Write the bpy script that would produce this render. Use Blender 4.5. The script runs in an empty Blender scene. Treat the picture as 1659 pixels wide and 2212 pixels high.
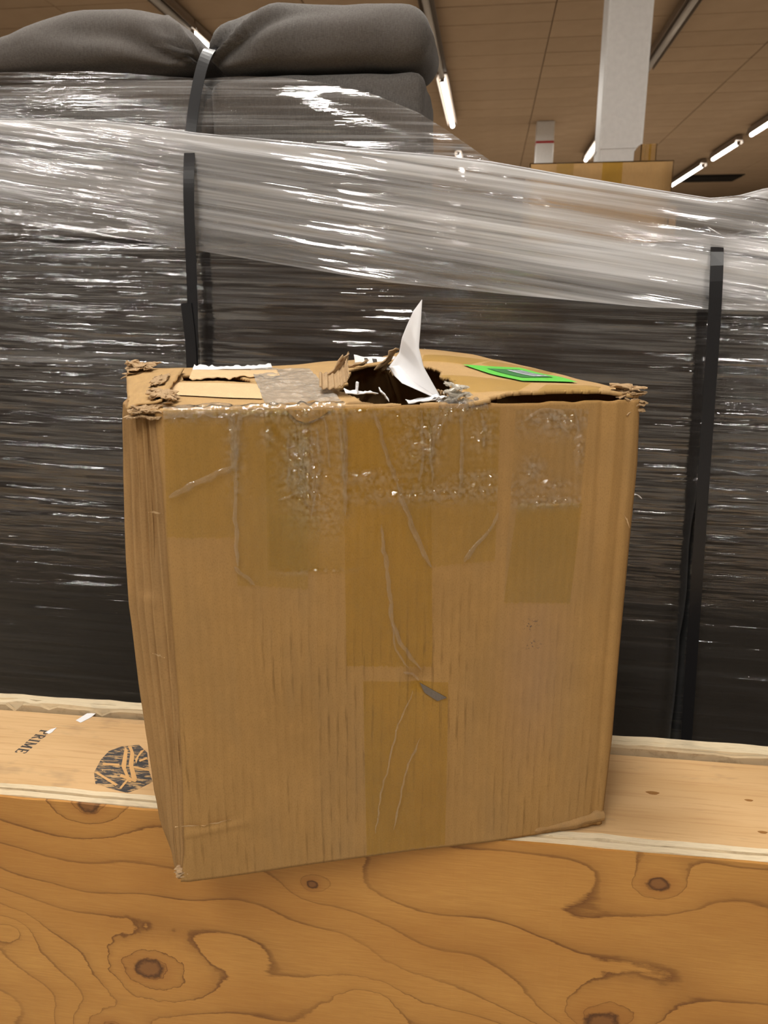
import bpy, bmesh, math, random
import numpy as np
from mathutils import Vector, Matrix

# ------------------------------------------------------------------ camera, world, exposure
C = bpy.context.scene.collection
SC = bpy.context.scene
FPX, PITCH, YAW, CAMZ = 1660.0, math.radians(15.36), math.radians(7.6), 1.29
cam_data = bpy.data.cameras.new('camera'); cam = bpy.data.objects.new('camera', cam_data); C.objects.link(cam)
cam.location = (0, 0, CAMZ); cam.rotation_euler = (math.pi/2 - PITCH, 0, YAW)
cam_data.sensor_width = 36.0; cam_data.lens = FPX/2212*36.0; cam_data.clip_start = 0.02; cam_data.clip_end = 200
cam_data.dof.use_dof = True; cam_data.dof.focus_distance = 0.80; cam_data.dof.aperture_fstop = 12.0
SC.camera = cam
SC.cycles.adaptive_threshold = .025; SC.cycles.max_bounces = 8; SC.cycles.diffuse_bounces = 3; SC.cycles.glossy_bounces = 3; SC.cycles.transparent_max_bounces = 12; SC.cycles.sample_clamp_indirect = 2.5; SC.cycles.caustics_reflective = False; SC.cycles.caustics_refractive = False
world = bpy.data.worlds.new('world'); SC.world = world; world.use_nodes = True
world.node_tree.nodes['Background'].inputs[0].default_value = (0.03, 0.025, 0.02, 1)
world.node_tree.nodes['Background'].inputs[1].default_value = 1.0
SC.view_settings.view_transform = 'Standard'; SC.view_settings.look = 'None'
SC.view_settings.gamma = 1.0; SC.view_settings.use_curve_mapping = False
SC.view_settings.exposure = 0.62
TUBE_WATT = 42.0           # light of a lit ceiling tube (its area lamp)
TUBE_GLOW = 5.0            # how bright the glass of a lit tube looks
TUBE_COLOR = (1.0, 0.955, 0.885, 1)

# ------------------------------------------------------------------ picking real points from the photograph's rays
F_ = np.array([-math.sin(YAW)*math.cos(PITCH), math.cos(YAW)*math.cos(PITCH), -math.sin(PITCH)])
R_ = np.array([math.cos(YAW), math.sin(YAW), 0.0]); U_ = np.cross(R_, F_); O_ = np.array([0, 0, CAMZ])
def ray(x, y): return F_ + (x-829.5)/FPX*R_ - (y-1106)/FPX*U_
def onz(x, y, z): d = ray(x, y); return O_ + d*(z-CAMZ)/d[2]
def ony(x, y, Y): d = ray(x, y); return O_ + d*Y/d[1]
LEDGE = 0.75
BO = np.array([-.281, .588, LEDGE]); BTH = math.radians(18.27)
UX = np.array([math.cos(BTH), math.sin(BTH), 0]); VX = np.array([-math.sin(BTH), math.cos(BTH), 0])
def pf(x, y, v=0.0):                 # ray meets a plane parallel to the carton's front -> (u, w)
    d = ray(x, y); t = ((BO+v*VX-O_)@VX)/(d@VX); P = O_+d*t-BO
    return float(P@UX), float(P[2])
def pw(x, y, w):                     # ray meets a level plane at height w of the carton -> (u, v)
    P = onz(x, y, LEDGE+w)-BO; return float(P@UX), float(P@VX)

# ------------------------------------------------------------------ noise (numpy)
def _h(ix, iy, iz, seed):
    n = (ix.astype(np.int64)*374761393 + iy.astype(np.int64)*668265263 + iz.astype(np.int64)*2147483647 + seed*974634777) & 0x7fffffff
    n = ((n ^ (n >> 13))*1274126177) & 0x7fffffff
    n = ((n ^ (n >> 16))*1103515245) & 0x7fffffff
    return (n & 0xffffff)/float(0xffffff)
def vn(x, y, z=0.0, seed=0):
    x, y, z = np.broadcast_arrays(np.asarray(x, float), np.asarray(y, float), np.asarray(z, float))
    ix, iy, iz = np.floor(x), np.floor(y), np.floor(z); fx, fy, fz = x-ix, y-iy, z-iz
    fx, fy, fz = [f*f*(3-2*f) for f in (fx, fy, fz)]; r = 0
    for a in (0, 1):
        for b in (0, 1):
            for c in (0, 1):
                r = r + _h(ix+a, iy+b, iz+c, seed)*(fx if a else 1-fx)*(fy if b else 1-fy)*(fz if c else 1-fz)
    return r*2-1
def fbm(x, y, z=0.0, seed=0, o=3):
    r = 0; a = 1.0
    for i in range(o):
        r = r + a*vn(np.asarray(x)*2**i, np.asarray(y)*2**i, np.asarray(z)*2**i, seed+i); a *= .5
    return r
def sstep(a, b, x):
    t = np.clip((np.asarray(x, float)-a)/(b-a), 0, 1); return t*t*(3-2*t)

# ------------------------------------------------------------------ object helpers
def tag(o, label=None, cat=None, group=None, kind=None):
    if label: o['label'] = label
    if cat: o['category'] = cat
    if group: o['group'] = group
    if kind: o['kind'] = kind
    return o
def thing(name, label, cat, loc=(0, 0, 0), rz=0.0, group=None, kind=None):
    o = bpy.data.objects.new(name, None); C.objects.link(o); o.location = loc; o.rotation_euler = (0, 0, rz)
    o.empty_display_size = .05
    return tag(o, label, cat, group, kind)
def mobj(name, V, Fc, mat, parent=None, uv=None, smooth=False, label=None, kind=None, col=None):
    me = bpy.data.meshes.new(name); me.from_pydata([tuple(map(float, v)) for v in V], [], [tuple(int(i) for i in f) for f in Fc]); me.update()
    if mat: me.materials.append(mat)
    if uv is not None:
        l = me.uv_layers.new(name='uv'); idx = np.zeros(len(me.loops), int); me.loops.foreach_get('vertex_index', idx)
        l.data.foreach_set('uv', np.asarray(uv, float)[idx].ravel())
    if col is not None:
        a = me.attributes.new('wrinkle', 'FLOAT', 'POINT'); a.data.foreach_set('value', np.asarray(col, float).ravel())
    if smooth: me.polygons.foreach_set('use_smooth', [True]*len(me.polygons))
    o = bpy.data.objects.new(name, me); C.objects.link(o)
    if parent: o.parent = parent
    if label: o['label'] = label
    if kind: o['kind'] = kind
    return o
def box_vf(x0, x1, y0, y1, z0, z1):
    V = [(x0,y0,z0),(x1,y0,z0),(x1,y1,z0),(x0,y1,z0),(x0,y0,z1),(x1,y0,z1),(x1,y1,z1),(x0,y1,z1)]
    return V, [(0,3,2,1),(4,5,6,7),(0,1,5,4),(1,2,6,5),(2,3,7,6),(3,0,4,7)]
def bevel(o, w, seg=2):
    m = o.modifiers.new('bevel', 'BEVEL'); m.width = w; m.segments = seg; m.limit_method = 'ANGLE'; return o
def box(name, x0, x1, y0, y1, z0, z1, mat, parent=None, bev=0, label=None, kind=None):
    V, Fc = box_vf(x0, x1, y0, y1, z0, z1); o = mobj(name, V, Fc, mat, parent, label=label, kind=kind)
    if bev: bevel(o, bev)
    return o
def grid_vf(S, T, fn, mask=None):
    s, t = np.meshgrid(S, T, indexing='ij'); P = np.stack(fn(s, t), -1); n, m = s.shape
    idx = np.arange(n*m).reshape(n, m)
    q = np.stack([idx[:-1,:-1], idx[1:,:-1], idx[1:,1:], idx[:-1,1:]], -1).reshape(-1, 4)
    V = P.reshape(-1, 3)
    if mask is not None:
        keep = mask(s, t).reshape(-1); q = q[keep[q].all(1)]
        used = np.unique(q); mp = -np.ones(len(V), int); mp[used] = np.arange(len(used)); q = mp[q]; V = V[used]
        return V, q, s.reshape(-1)[used], t.reshape(-1)[used]
    return V, q, s.reshape(-1), t.reshape(-1)
def grid(name, S, T, fn, mat, parent=None, uv=None, mask=None, solid=0.0, off=-1, smooth=True, label=None, col=None, kind=None):
    V, q, s, t = grid_vf(S, T, fn, mask)
    uvs = np.stack(uv(s, t), -1) if uv else np.stack([s, t], -1)
    o = mobj(name, V, q, mat, parent, uvs, smooth, label, kind, None if col is None else col(V, s, t))
    if solid:
        m = o.modifiers.new('solidify', 'SOLIDIFY'); m.thickness = solid; m.offset = off; m.use_even_offset = False
    return o
def ls(a, b, n): return np.linspace(a, b, n)

# ------------------------------------------------------------------ material helper
class NT:
    def __init__(s, name):
        s.m = bpy.data.materials.new(name); s.m.use_nodes = True; s.t = s.m.node_tree; s.t.nodes.clear()
        s.out = s.t.nodes.new('ShaderNodeOutputMaterial')
    def n(s, typ, ins=None, **kw):
        nd = s.t.nodes.new('ShaderNode'+typ)
        for k, v in kw.items(): setattr(nd, k, v)
        for k, v in (ins or {}).items():
            sk = nd.inputs[k]
            if isinstance(v, bpy.types.NodeSocket): s.t.links.new(v, sk)
            elif isinstance(v, bpy.types.Node): s.t.links.new(v.outputs[0], sk)
            else:
                if sk.type == 'RGBA' and len(v) == 3: v = (*v, 1)
                sk.default_value = v
        return nd
    def math(s, op, a, b=None, c=None, clamp=False):
        d = {0: a}
        if b is not None: d[1] = b
        if c is not None: d[2] = c
        return s.n('Math', d, operation=op, use_clamp=clamp).outputs[0]
    def uv(s): return s.n('UVMap', uv_map='uv').outputs[0]
    def obj(s): return s.n('TexCoord').outputs['Object']
    def sep(s, v): x = s.n('SeparateXYZ', {0: v}); return x.outputs
    def map(s, v, scale=(1,1,1), loc=(0,0,0), rot=(0,0,0)): return s.n('Mapping', {'Vector': v, 'Scale': scale, 'Location': loc, 'Rotation': rot}).outputs[0]
    def noise(s, v, scale=1.0, detail=3.0, rough=.5, dist=0.0): return s.n('TexNoise', {'Vector': v, 'Scale': scale, 'Detail': detail, 'Roughness': rough, 'Distortion': dist}).outputs[0]
    def ramp(s, f, stops, interp='LINEAR'):
        r = s.n('ValToRGB', {0: f}); r.color_ramp.interpolation = interp; e = r.color_ramp.elements
        while len(e) < len(stops): e.new(.5)
        for i, (p, c) in enumerate(stops):
            e[i].position = p; e[i].color = (*c, 1) if not isinstance(c, (int, float)) else (c, c, c, 1)
        return r.outputs[0]
    def mix(s, f, a, b, blend='MIX'):
        nd = s.n('Mix', data_type='RGBA', blend_type=blend)
        for k, v in ((0, f), (6, a), (7, b)):
            sk = nd.inputs[k]
            if isinstance(v, bpy.types.NodeSocket): s.t.links.new(v, sk)
            else: sk.default_value = (*v, 1) if isinstance(v, tuple) and len(v) == 3 else v
        return nd.outputs[2]
    def bump(s, h, strength=1.0, dist=.001): return s.n('Bump', {'Height': h, 'Strength': strength, 'Distance': dist}).outputs[0]
    def fresnel(s, ior, nm):
        bf = s.n('NewGeometry').outputs['Backfacing']   # the same reflectance from either face of a thin sheet
        i2 = s.math('ADD', ior, s.math('MULTIPLY', bf, 1.0/ior-ior))
        return s.n('Fresnel', {'IOR': i2, 'Normal': nm}).outputs[0]
    def done(s, sh): s.t.links.new(sh.outputs[0] if isinstance(sh, bpy.types.Node) else sh, s.out.inputs[0]); return s.m
    def principled(s, col, rough=.6, normal=None, spec=.3, extra=None):
        d = {'Base Color': col, 'Roughness': rough, 'Specular IOR Level': spec}
        if normal is not None: d['Normal'] = normal
        d.update(extra or {})
        return s.done(s.n('BsdfPrincipled', d))
M = {}
def plain(name, col, rough=.6, spec=.3, metal=0.0):
    n = NT(name); nz = n.noise(n.obj(), 40, 3); c = n.mix(nz, tuple(x*.9 for x in col), tuple(min(1, x*1.08) for x in col))
    return n.principled(c, rough, None, spec, {'Metallic': metal})

# cardboard ------------------------------------------------------------------
def cardboard(name, col, flute=0.0, dirt=0.0, stains=False):
    n = NT(name); v = n.uv(); x, y, z = n.sep(v)
    big = n.noise(v, 9, 4, .6); fine = n.noise(n.map(v, (1, .55, 1)), 900, 2, .6); mid = n.noise(n.map(v, (1, .4, 1)), 120, 3, .6)
    c = n.mix(n.ramp(big, [(.3, 0.0), (.7, 1.0)]), tuple(a*.90 for a in col), tuple(a*1.08 for a in col))
    c = n.mix(n.math('MULTIPLY', n.ramp(fine, [(.35, 1.0), (.5, 0.0)]), .35), c, tuple(a*.62 for a in col))
    c = n.mix(n.math('MULTIPLY', n.ramp(mid, [(.5, 0.0), (.8, 1.0)]), .25), c, tuple(min(1, a*1.35) for a in col))
    h = fine
    if flute:
        wob = n.math('MULTIPLY', n.math('SUBTRACT', n.noise(n.map(v, (1, .3, 1)), 22, 2), .5), .004)
        sn = n.math('SINE', n.math('MULTIPLY', n.math('ADD', x, wob), 2*math.pi/.0083))
        pk = n.ramp(sn, [(.25, 0.0), (.85, 1.0)])
        brk = n.ramp(n.noise(n.map(v, (250, 24, 1)), 1, 4, .7), [(.45, 0.0), (.62, 1.0)])
        zone = n.ramp(n.noise(n.map(v, (14, 3.5, 1), (3.3, 1.7, 0)), 1, 2), [(.40, 0.0), (.58, 1.0)])
        low = n.ramp(y, [(.0, 1.0), (.22, 1.0), (.33, .0)])
        f = n.math('MULTIPLY', n.math('MULTIPLY', pk, brk), n.math('MULTIPLY', zone, low))
        c = n.mix(n.math('MULTIPLY', f, flute), c, (col[0]*.50, col[1]*.47, col[2]*.42))
        h = n.math('ADD', n.math('MULTIPLY', fine, .35), n.math('MULTIPLY', sn, .4))
    if dirt:
        d = n.ramp(n.noise(n.map(v, (9, 2.2, 1)), 1, 4, .65), [(.45, 0.0), (.75, 1.0)])
        c = n.mix(n.math('MULTIPLY', d, dirt), c, (.20, .155, .095))
    if stains:
        (su, sw), (tu, tw) = pf(1145, 1345), pf(1150, 1390)
        for a, b, r in ((su, sw, .012), (tu, tw, .011)):
            dd = n.n('VectorMath', {0: n.map(v, (1, 1.4, 1)), 1: (a, b*1.4, 0)}, operation='DISTANCE').outputs['Value']
            ms = n.math('MULTIPLY', n.ramp(n.math('DIVIDE', dd, r), [(.3, 1.0), (1.0, 0.0)]), n.ramp(n.noise(v, 420, 2), [(.56, 0.0), (.64, 1.0)]))
            c = n.mix(ms, c, (.06, .05, .045))
        (pu, pwv), pr = pf(1150, 1440), .05
        dd = n.n('VectorMath', {0: n.map(v, (1, .35, 1)), 1: (pu, pwv*.35, 0)}, operation='DISTANCE').outputs['Value']
        c = n.mix(n.math('MULTIPLY', n.ramp(n.math('DIVIDE', dd, pr), [(.2, 1.0), (1.0, 0.0)]), .22), c, (.33, .20, .145))
    return n.principled(c, .72, n.bump(h, .35, .0006), .22)
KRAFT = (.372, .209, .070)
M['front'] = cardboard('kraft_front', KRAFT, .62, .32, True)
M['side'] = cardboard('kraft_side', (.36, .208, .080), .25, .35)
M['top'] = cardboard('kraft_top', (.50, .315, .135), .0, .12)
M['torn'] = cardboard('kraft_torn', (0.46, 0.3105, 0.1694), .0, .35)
M['inner'] = cardboard('kraft_inner', (0.36, 0.198, 0.077), .0, .2)
M['cream'] = cardboard('paper_tape', (0.72, 0.504, 0.2772), .0, .0)
M['stainboard'] = cardboard('glue_stained_board', (.30, .135, .035), .0, .5)
M['grime'] = cardboard('grimy_board', (.15, .12, .095), .0, .6)

def tape_mat(name, tint, rough=.05, base_bump=.15, wr=1.0, veil=.012, fk=1.0):
    n = NT(name); v = n.uv()
    w = n.n('Attribute', attribute_name='wrinkle').outputs['Fac']
    h = n.math('ADD', n.noise(n.map(v, (1, .6, 1)), 330, 3, .6), n.math('MULTIPLY', n.noise(v, 110, 2), .6))
    st = n.math('ADD', n.math('MULTIPLY', w, wr), base_bump*.2)
    nm = n.bump(h, st, .0016)
    fr = n.math('MULTIPLY', n.fresnel(1.5, nm), n.math('ADD', min(fk, .75), n.math('MULTIPLY', w, max(0.0, fk-.75))), clamp=True)
    tr = n.n('BsdfTransparent', {'Color': tint})
    df = n.n('BsdfDiffuse', {'Color': (.85, .80, .72), 'Normal': nm})
    body = n.n('MixShader', {0: n.math('ADD', n.math('MULTIPLY', n.math('MULTIPLY', w, n.ramp(h, [(.7, 0.0), (1.1, 1.0)])), .13), veil), 1: tr, 2: df})
    gl = n.n('BsdfGlossy', {'Color': (1, 1, 1), 'Roughness': rough, 'Normal': nm})
    return n.done(n.n('MixShader', {0: fr, 1: body, 2: gl}))
M['tape'] = tape_mat('amber_clear_tape', (.965, .935, .70, 1), .03, .05, .22, fk=2.6)
M['tape_deep'] = tape_mat('deep_amber_tape', (.945, .895, .54, 1), .03, .05, .22, fk=2.6)
M['tape_clear'] = tape_mat('clear_tape', (.97, .96, .90, 1), .03, .05, .22, fk=2.8)
M['tape_top'] = tape_mat('wrinkled_clear_tape', (.97, .97, .95, 1), .10, .6, .7, .34, .8)
M['tape_lid'] = tape_mat('lid_tape', (.97, .94, .74, 1), .2, .1, .3, .0, .35)
M['ridge'] = tape_mat('tape_ridge', (.97, .955, .90, 1), .035, .2, .3, .06, 2.6)

def film_mat(name, white, lo, hi, bumpd, fx=1.6, fz=95.0, spec=3.2, rough=.05):
    n = NT(name); v = n.uv()
    a = n.noise(n.map(v, (fx, fz, 1)), 1, 4, .6, .25)
    b = n.noise(n.map(v, (fx*1.7, fz*3.2, 1), (5, 3, 0)), 1, 3, .6, .2)
    big = n.noise(n.map(v, (1.6, 9, 1), (1, 7, 0)), 1, 2)
    st = n.ramp(n.math('ADD', n.math('MULTIPLY', a, .65), n.math('MULTIPLY', b, .35)), [(lo, 0.0), (hi, 1.0)])
    att = n.n('Attribute', attribute_name='wrinkle').outputs['Fac']
    wf = n.math('MULTIPLY', n.math('ADD', n.math('MULTIPLY', st, n.ramp(big, [(.3, .35), (.65, 1.0)])), .07), n.math('MULTIPLY', att, white), clamp=True)
    h = n.math('ADD', n.math('MULTIPLY', a, 1.0), n.math('MULTIPLY', b, .45))
    cr = n.noise(n.map(v, (26, 210, 1)), 1, 2, .6)
    h = n.math('ADD', h, n.math('MULTIPLY', cr, .16))
    nm = n.bump(h, 1.0, bumpd)
    tr = n.n('BsdfTransparent', {'Color': (.97, .97, .965, 1)})
    df = n.n('AddShader', {0: n.n('BsdfDiffuse', {'Color': (.62, .62, .63, 1), 'Normal': nm}), 1: n.n('BsdfTranslucent', {'Color': (.28, .28, .28, 1)})})
    body = n.n('MixShader', {0: wf, 1: tr, 2: df})
    fr = n.math('MULTIPLY', n.fresnel(1.5, nm), spec, clamp=True)
    gl = n.n('BsdfGlossy', {'Color': (.97, .98, 1, 1), 'Roughness': rough, 'Normal': nm})
    return n.done(n.n('MixShader', {0: fr, 1: body, 2: gl}))
M['film_a'] = film_mat('stretch_film_inner', .45, .47, .66, .0012)
M['film_b'] = film_mat('stretch_film_band', 1.7, .34, .62, .0012, 1.0, 70, 2.6, .06)

def fabric(name, col):
    n = NT(name); o = n.obj()
    wa = n.noise(n.map(o, (260, 260, 2600)), 1, 2); wb = n.noise(n.map(o, (2200, 260, 120)), 1, 2); bg = n.noise(o, 5, 3)
    c = n.mix(n.ramp(n.math('ADD', n.math('MULTIPLY', wa, .5), n.math('MULTIPLY', wb, .5)), [(.38, 0.0), (.62, 1.0)]), tuple(a*.6 for a in col), tuple(a*1.4 for a in col))
    c = n.mix(n.math('MULTIPLY', n.ramp(bg, [(.35, 0.0), (.65, 1.0)]), .35), c, (col[0]*1.15, col[1], col[2]*.9))
    return n.principled(c, .9, n.bump(n.math('ADD', wa, wb), .3, .0006), .15, {'Sheen Weight': .15})
M['fabric'] = fabric('grey_linen', (.112, .105, .100))
M['fabric_dark'] = fabric('brown_black_linen', (.030, .026, .024))
M['strap'] = plain('black_strapping', (.012, .012, .014), .32, .5)

# wood ------------------------------------------------------------------
def ply_face():
    n = NT('rotary_plywood_face'); o = n.obj(); x, y, z = n.sep(o)
    p2 = n.n('CombineXYZ', {0: x, 1: z, 2: 0.0}).outputs[0]
    lown = n.noise(n.map(p2, (2.3, 4.4, 1), (1.3, 6.2, 0)), 1, 2.0, .45)
    fld = n.math('ADD', n.math('MULTIPLY', z, 19.0), n.math('MULTIPLY', lown, 6.4))
    fld = n.math('ADD', fld, n.math('MULTIPLY', x, 3.8))
    ragged = n.noise(n.map(p2, (22, 150, 1)), 1, 4, .7)
    fld = n.math('ADD', fld, n.math('MULTIPLY', ragged, .13))
    knots = []
    for px, py, r, amp in ((322, 2092, .046, 4.2), (675, 1910, .017, 1.6), (1422, 1910, .028, 2.4), (190, 1738, .036, 2.4), (1300, 2208, .046, 3.4), (245, 2232, .044, 3.2), (20, 2010, .030, -2.4), (800, 2160, .05, -2.0)):
        P = ony(px, py, .689); d = n.n('VectorMath', {0: n.map(p2, (1, 1.35, 1)), 1: (P[0], P[2]*1.35, 0)}, operation='DISTANCE').outputs['Value']
        d = n.math('ADD', d, n.math('MULTIPLY', n.math('SUBTRACT', n.noise(p2, 60, 3), .5), r*.35))
        g = n.math('POWER', 2.718, n.math('MULTIPLY', n.math('POWER', n.math('DIVIDE', d, r*1.05), 1.4), -1.0))
        fld = n.math('ADD', fld, n.math('MULTIPLY', g, amp))
        if amp > 0: knots.append((d, r))
    fr = n.math('FRACT', fld)
    line = n.ramp(fr, [(0.0, 1.0), (.035, .75), (.07, .30), (.25, .10), (.60, 0.0), (.975, 0.0), (1.0, .9)])
    pres = n.ramp(n.noise(n.map(p2, (5, 8, 1), (9, 2, 0)), 1, 2), [(.30, .35), (.60, 1.0)])
    line = n.math('MULTIPLY', line, pres)
    fib = n.noise(n.map(p2, (26, 520, 1)), 1, 4, .7); tone = n.noise(n.map(p2, (3, 7, 1)), 1, 3)
    c = n.mix(n.ramp(tone, [(.3, 0.0), (.7, 1.0)]), (.46, .215, .048), (.60, .315, .082))
    c = n.mix(n.math('MULTIPLY', n.ramp(fib, [(.40, 1.0), (.62, 0.0)]), .30), c, (0.36, 0.135, 0.0308))
    c = n.mix(n.math('MULTIPLY', line, .92), c, (.16, .062, .016))
    for d, r in knots:
        q = n.math('DIVIDE', d, r)
        halo = n.ramp(q, [(.25, 1.0), (.95, 0.0)]); core = n.ramp(q, [(.30, 1.0), (.44, 0.0)]); ring = n.ramp(n.math('ADD', q, n.math('MULTIPLY', n.math('SUBTRACT', n.noise(p2, 190, 3), .5), .22)), [(.20, 0.0), (.34, 1.0), (.46, 0.0)])
        c = n.mix(n.math('MULTIPLY', halo, .55), c, (.27, .095, .022))
        c = n.mix(n.math('MULTIPLY', core, .60), c, (.17, .075, .03)); c = n.mix(n.math('MULTIPLY', ring, .8), c, (.055, .02, .008))
    return n.principled(c, .48, n.bump(n.math('SUBTRACT', fib, line), .25, .0006), .35)
M['ply_face'] = ply_face()
def plank_mat(name, ca, cb, dark, dirtcol=(.12, .10, .08), fx=9):
    n = NT(name); o = n.obj(); fib = n.noise(n.map(o, (fx, 260*fx/10, 60)), 1, 4, .65, .3); tone = n.noise(n.map(o, (2.5, 14, 14)), 1, 3)
    c = n.mix(n.ramp(tone, [(.3, 0.0), (.7, 1.0)]), ca, cb)
    c = n.mix(n.math('MULTIPLY', n.ramp(fib, [(.30, 1.0), (.50, 0.0)]), .55), c, dark)
    dirt = n.ramp(n.noise(n.map(o, (7, 17, 17), (4.2, .3, 0)), 1, 4, .7), [(.56, 0.0), (.78, 1.0)])
    c = n.mix(n.math('MULTIPLY', dirt, .55), c, dirtcol)
    return n.principled(c, .6, n.bump(fib, .25, .0008), .25)
M['plank'] = plank_mat('pale_plank', (.58, .36, .165), (.70, .465, .24), (.45, .245, .10))
M['ply_edge'] = plank_mat('plywood_edge', (.66, .53, .34), (.80, .68, .48), (.42, .31, .18), fx=48)
M['ply_core'] = plank_mat('plywood_core', (.50, .37, .22), (.62, .49, .31), (.25, .16, .08), fx=48)
M['ink'] = plain('stamp_ink', (.075, .066, .06), .8, .1)
def stamp_mat():
    n = NT('ink_patch'); o = n.obj(); a = n.noise(n.map(o, (70, 230, 1), (0, 0, 0), (0, 0, .25)), 1, 4, .6, .9)
    c = n.ramp(a, [(.40, (.06, .058, .06)), (.50, (.095, .085, .078)), (.56, (.40, .26, .125)), (.66, (.60, .39, .19))])
    return n.principled(c, .75, None, .15)
M['stamp'] = stamp_mat()
M['strand'] = plain('bare_strand', (0.66, 0.387, 0.1578), .65, .2)

M['paper'] = plain('white_paper', (.80, .79, .80), .7, .2)
M['liner'] = plain('white_torn_liner', (.84, .84, .86), .8, .1)
M['green'] = plain('bright_green_label', (.13, .62, .07), .4, .4)
M['darkgreen'] = plain('dark_green_print', (.035, .20, .05), .4, .4)
M['labelwhite'] = plain('pale_label_print', (.66, .70, .74), .45, .3)
M['greytext'] = plain('grey_print', (.22, .26, .28), .6, .2)
M['column'] = plain('white_painted_column', (.86, .84, .82), .45, .3)
M['red'] = plain('red_paint_band', (.50, .035, .04), .5, .3)
M['housing'] = plain('fixture_housing', (.26, .20, .15), .5, .3)
M['vent'] = plain('dark_vent', (.03, .024, .02), .8, .1)
def ceil_mat():
    n = NT('ceiling_board'); o = n.n('TexCoord').outputs['Object']; inf = n.n('ObjectInfo').outputs['Random']
    a = n.noise(o, 2.2, 4, .6); c = n.mix(n.ramp(a, [(.3, 0.0), (.7, 1.0)]), (.45, .315, .20), (.53, .375, .245))
    c = n.mix(n.math('MULTIPLY', inf, .35), c, (.40, .28, .18))
    return n.principled(c, .85, None, .1)
M['ceil'] = ceil_mat()
def floor_mat():
    n = NT('worn_concrete'); o = n.obj(); a = n.noise(o, .8, 6, .6); return n.principled(n.ramp(a, [(.3, (.36, .32, .27)), (.7, (.50, .45, .38))]), .45, None, .35)
M['floor'] = floor_mat()
M['wall'] = plain('warehouse_wall', (.45, .38, .30), .8, .15)
n = NT('lit_tube'); M['tube'] = n.done(n.n('Emission', {'Color': TUBE_COLOR, 'Strength': TUBE_GLOW})); M['tube'].cycles.emission_sampling = 'NONE'
M['tube_off'] = plain('unlit_tube', (.62, .56, .50), .3, .5)
M['carton_bg'] = cardboard('far_carton', (.42, .245, .095), 0, .2)

# ------------------------------------------------------------------ the hall
CEIL = 3.78
box('floor', -12, 12, -14, 24, -.12, 0, M['floor'], kind='structure')
ceil = box('ceiling', -12, 12, -14, 24, CEIL+.03, CEIL+.15, M['vent'], kind='structure')
for nm, a in (('wall_back', (-12.2, 12.2, 24, 24.2)), ('wall_front', (-12.2, 12.2, -14.2, -14)), ('wall_left', (-12.2, -12, -14, 24)), ('wall_right', (12, 12.2, -14, 24))):
    box(nm, *a, 0, CEIL+.03, M['wall'], kind='structure')
XROW = 2.18; Y0 = 2.0; PY = .475
pm = None
for ci, x in enumerate((-5.07, -2.89+.01, -.70-.005, .475, 2.655, 4.84)[:0] or [-6.06, -3.88, -1.70, .475, 2.655, 4.835]):
    for k in range(38):
        if k*PY+Y0 > 19.6: break
        if pm is None:
            V, Fc = box_vf(.006, XROW-.006, .006, PY-.006, 0, .03); o = mobj('ceiling_panel', V, Fc, M['ceil'], ceil); pm = o; bevel(o, .004, 1)
        else:
            o = pm.copy(); C.objects.link(o)
        o.location = (x, Y0+k*PY, CEIL+.0015*math.sin(k*7.1+ci*3.3))
rest_V, rest_F = [], []
def add_rest(x0, x1, y0, y1):
    V, Fc = box_vf(x0, x1, y0, y1, CEIL, CEIL+.03); b = len(rest_V); rest_V.extend(V); rest_F.extend([tuple(i+b for i in f) for f in Fc])
for x in np.arange(-12.6, 12, XROW):
    for y in np.arange(-14.15, 24, PY):
        inside = (-6.1 < x+.1 < 6.9) and (1.9 < y+.2 < 19.5)
        if not inside: add_rest(max(-12, x)+.006, min(12, x+XROW)-.006, max(-14, y)+.006, min(24, y+PY)-.006)
mobj('ceiling_panel', rest_V, rest_F, M['ceil'], ceil, kind='stuff')

def tube_vf(L, r, n=10):
    V, Fc = [], []
    for y in (0, L):
        for i in range(n): a = 2*math.pi*i/n; V.append((r*math.cos(a), y, r*math.sin(a)))
    for i in range(n): Fc.append((i, (i+1) % n, n+(i+1) % n, n+i))
    Fc += [tuple(range(n))[::-1], tuple(range(n, 2*n))]
    return V, Fc
def fixture(x, y, L, lit, label, group=None):
    t = thing('strip_light', label, 'light', (x, y, CEIL-.03), 0, group)
    for yy in (.3, L-.34): box('hanger', -.015, .015, yy, yy+.04, -.002, .027, M['housing'], t)
    prof = [(-.05, -.001), (-.050, -.05), (-.064, -.100), (-.067, -.098), (-.054, -.042), (-.060, -.001)]
    box('fixture_housing', -.05, .05, 0, L, -.055, -.001, M['housing'], t, .006)
    for sg in (-1, 1):
        V = [(sg*-a, yy, b) for yy in (0, L) for a, b in prof[1:5]]
        mobj('reflector', V, [(0, 1, 5, 4), (1, 2, 6, 5), (2, 3, 7, 6), (3, 0, 4, 7), (0, 3, 2, 1), (4, 5, 6, 7)], M['housing'], t)
    V, Fc = tube_vf(L-.10, .030); V = [(a, b+.05, c-.098) for a, b, c in V]
    mobj('tube', V, Fc, M['tube' if lit else 'tube_off'], t, smooth=True)
    if lit:
        ld = bpy.data.lights.new('tube_light', 'AREA'); ld.shape = 'RECTANGLE'; ld.size = .056; ld.size_y = L-.12; ld.energy = TUBE_WATT*L/2.4; ld.color = TUBE_COLOR[:3]
        lo = bpy.data.objects.new('tube_light', ld); C.objects.link(lo); lo.parent = t; lo.location = (0, L/2, -.131)
    for yy in (.005, L-.045): box('lamp_holder', -.024, .024, yy, yy+.04, -.128, -.07, M['housing'], t, .004)
    return t
rows = {'a': -2.79, 'b': -.61, 'c': 1.56, 'd': 3.73}
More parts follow.
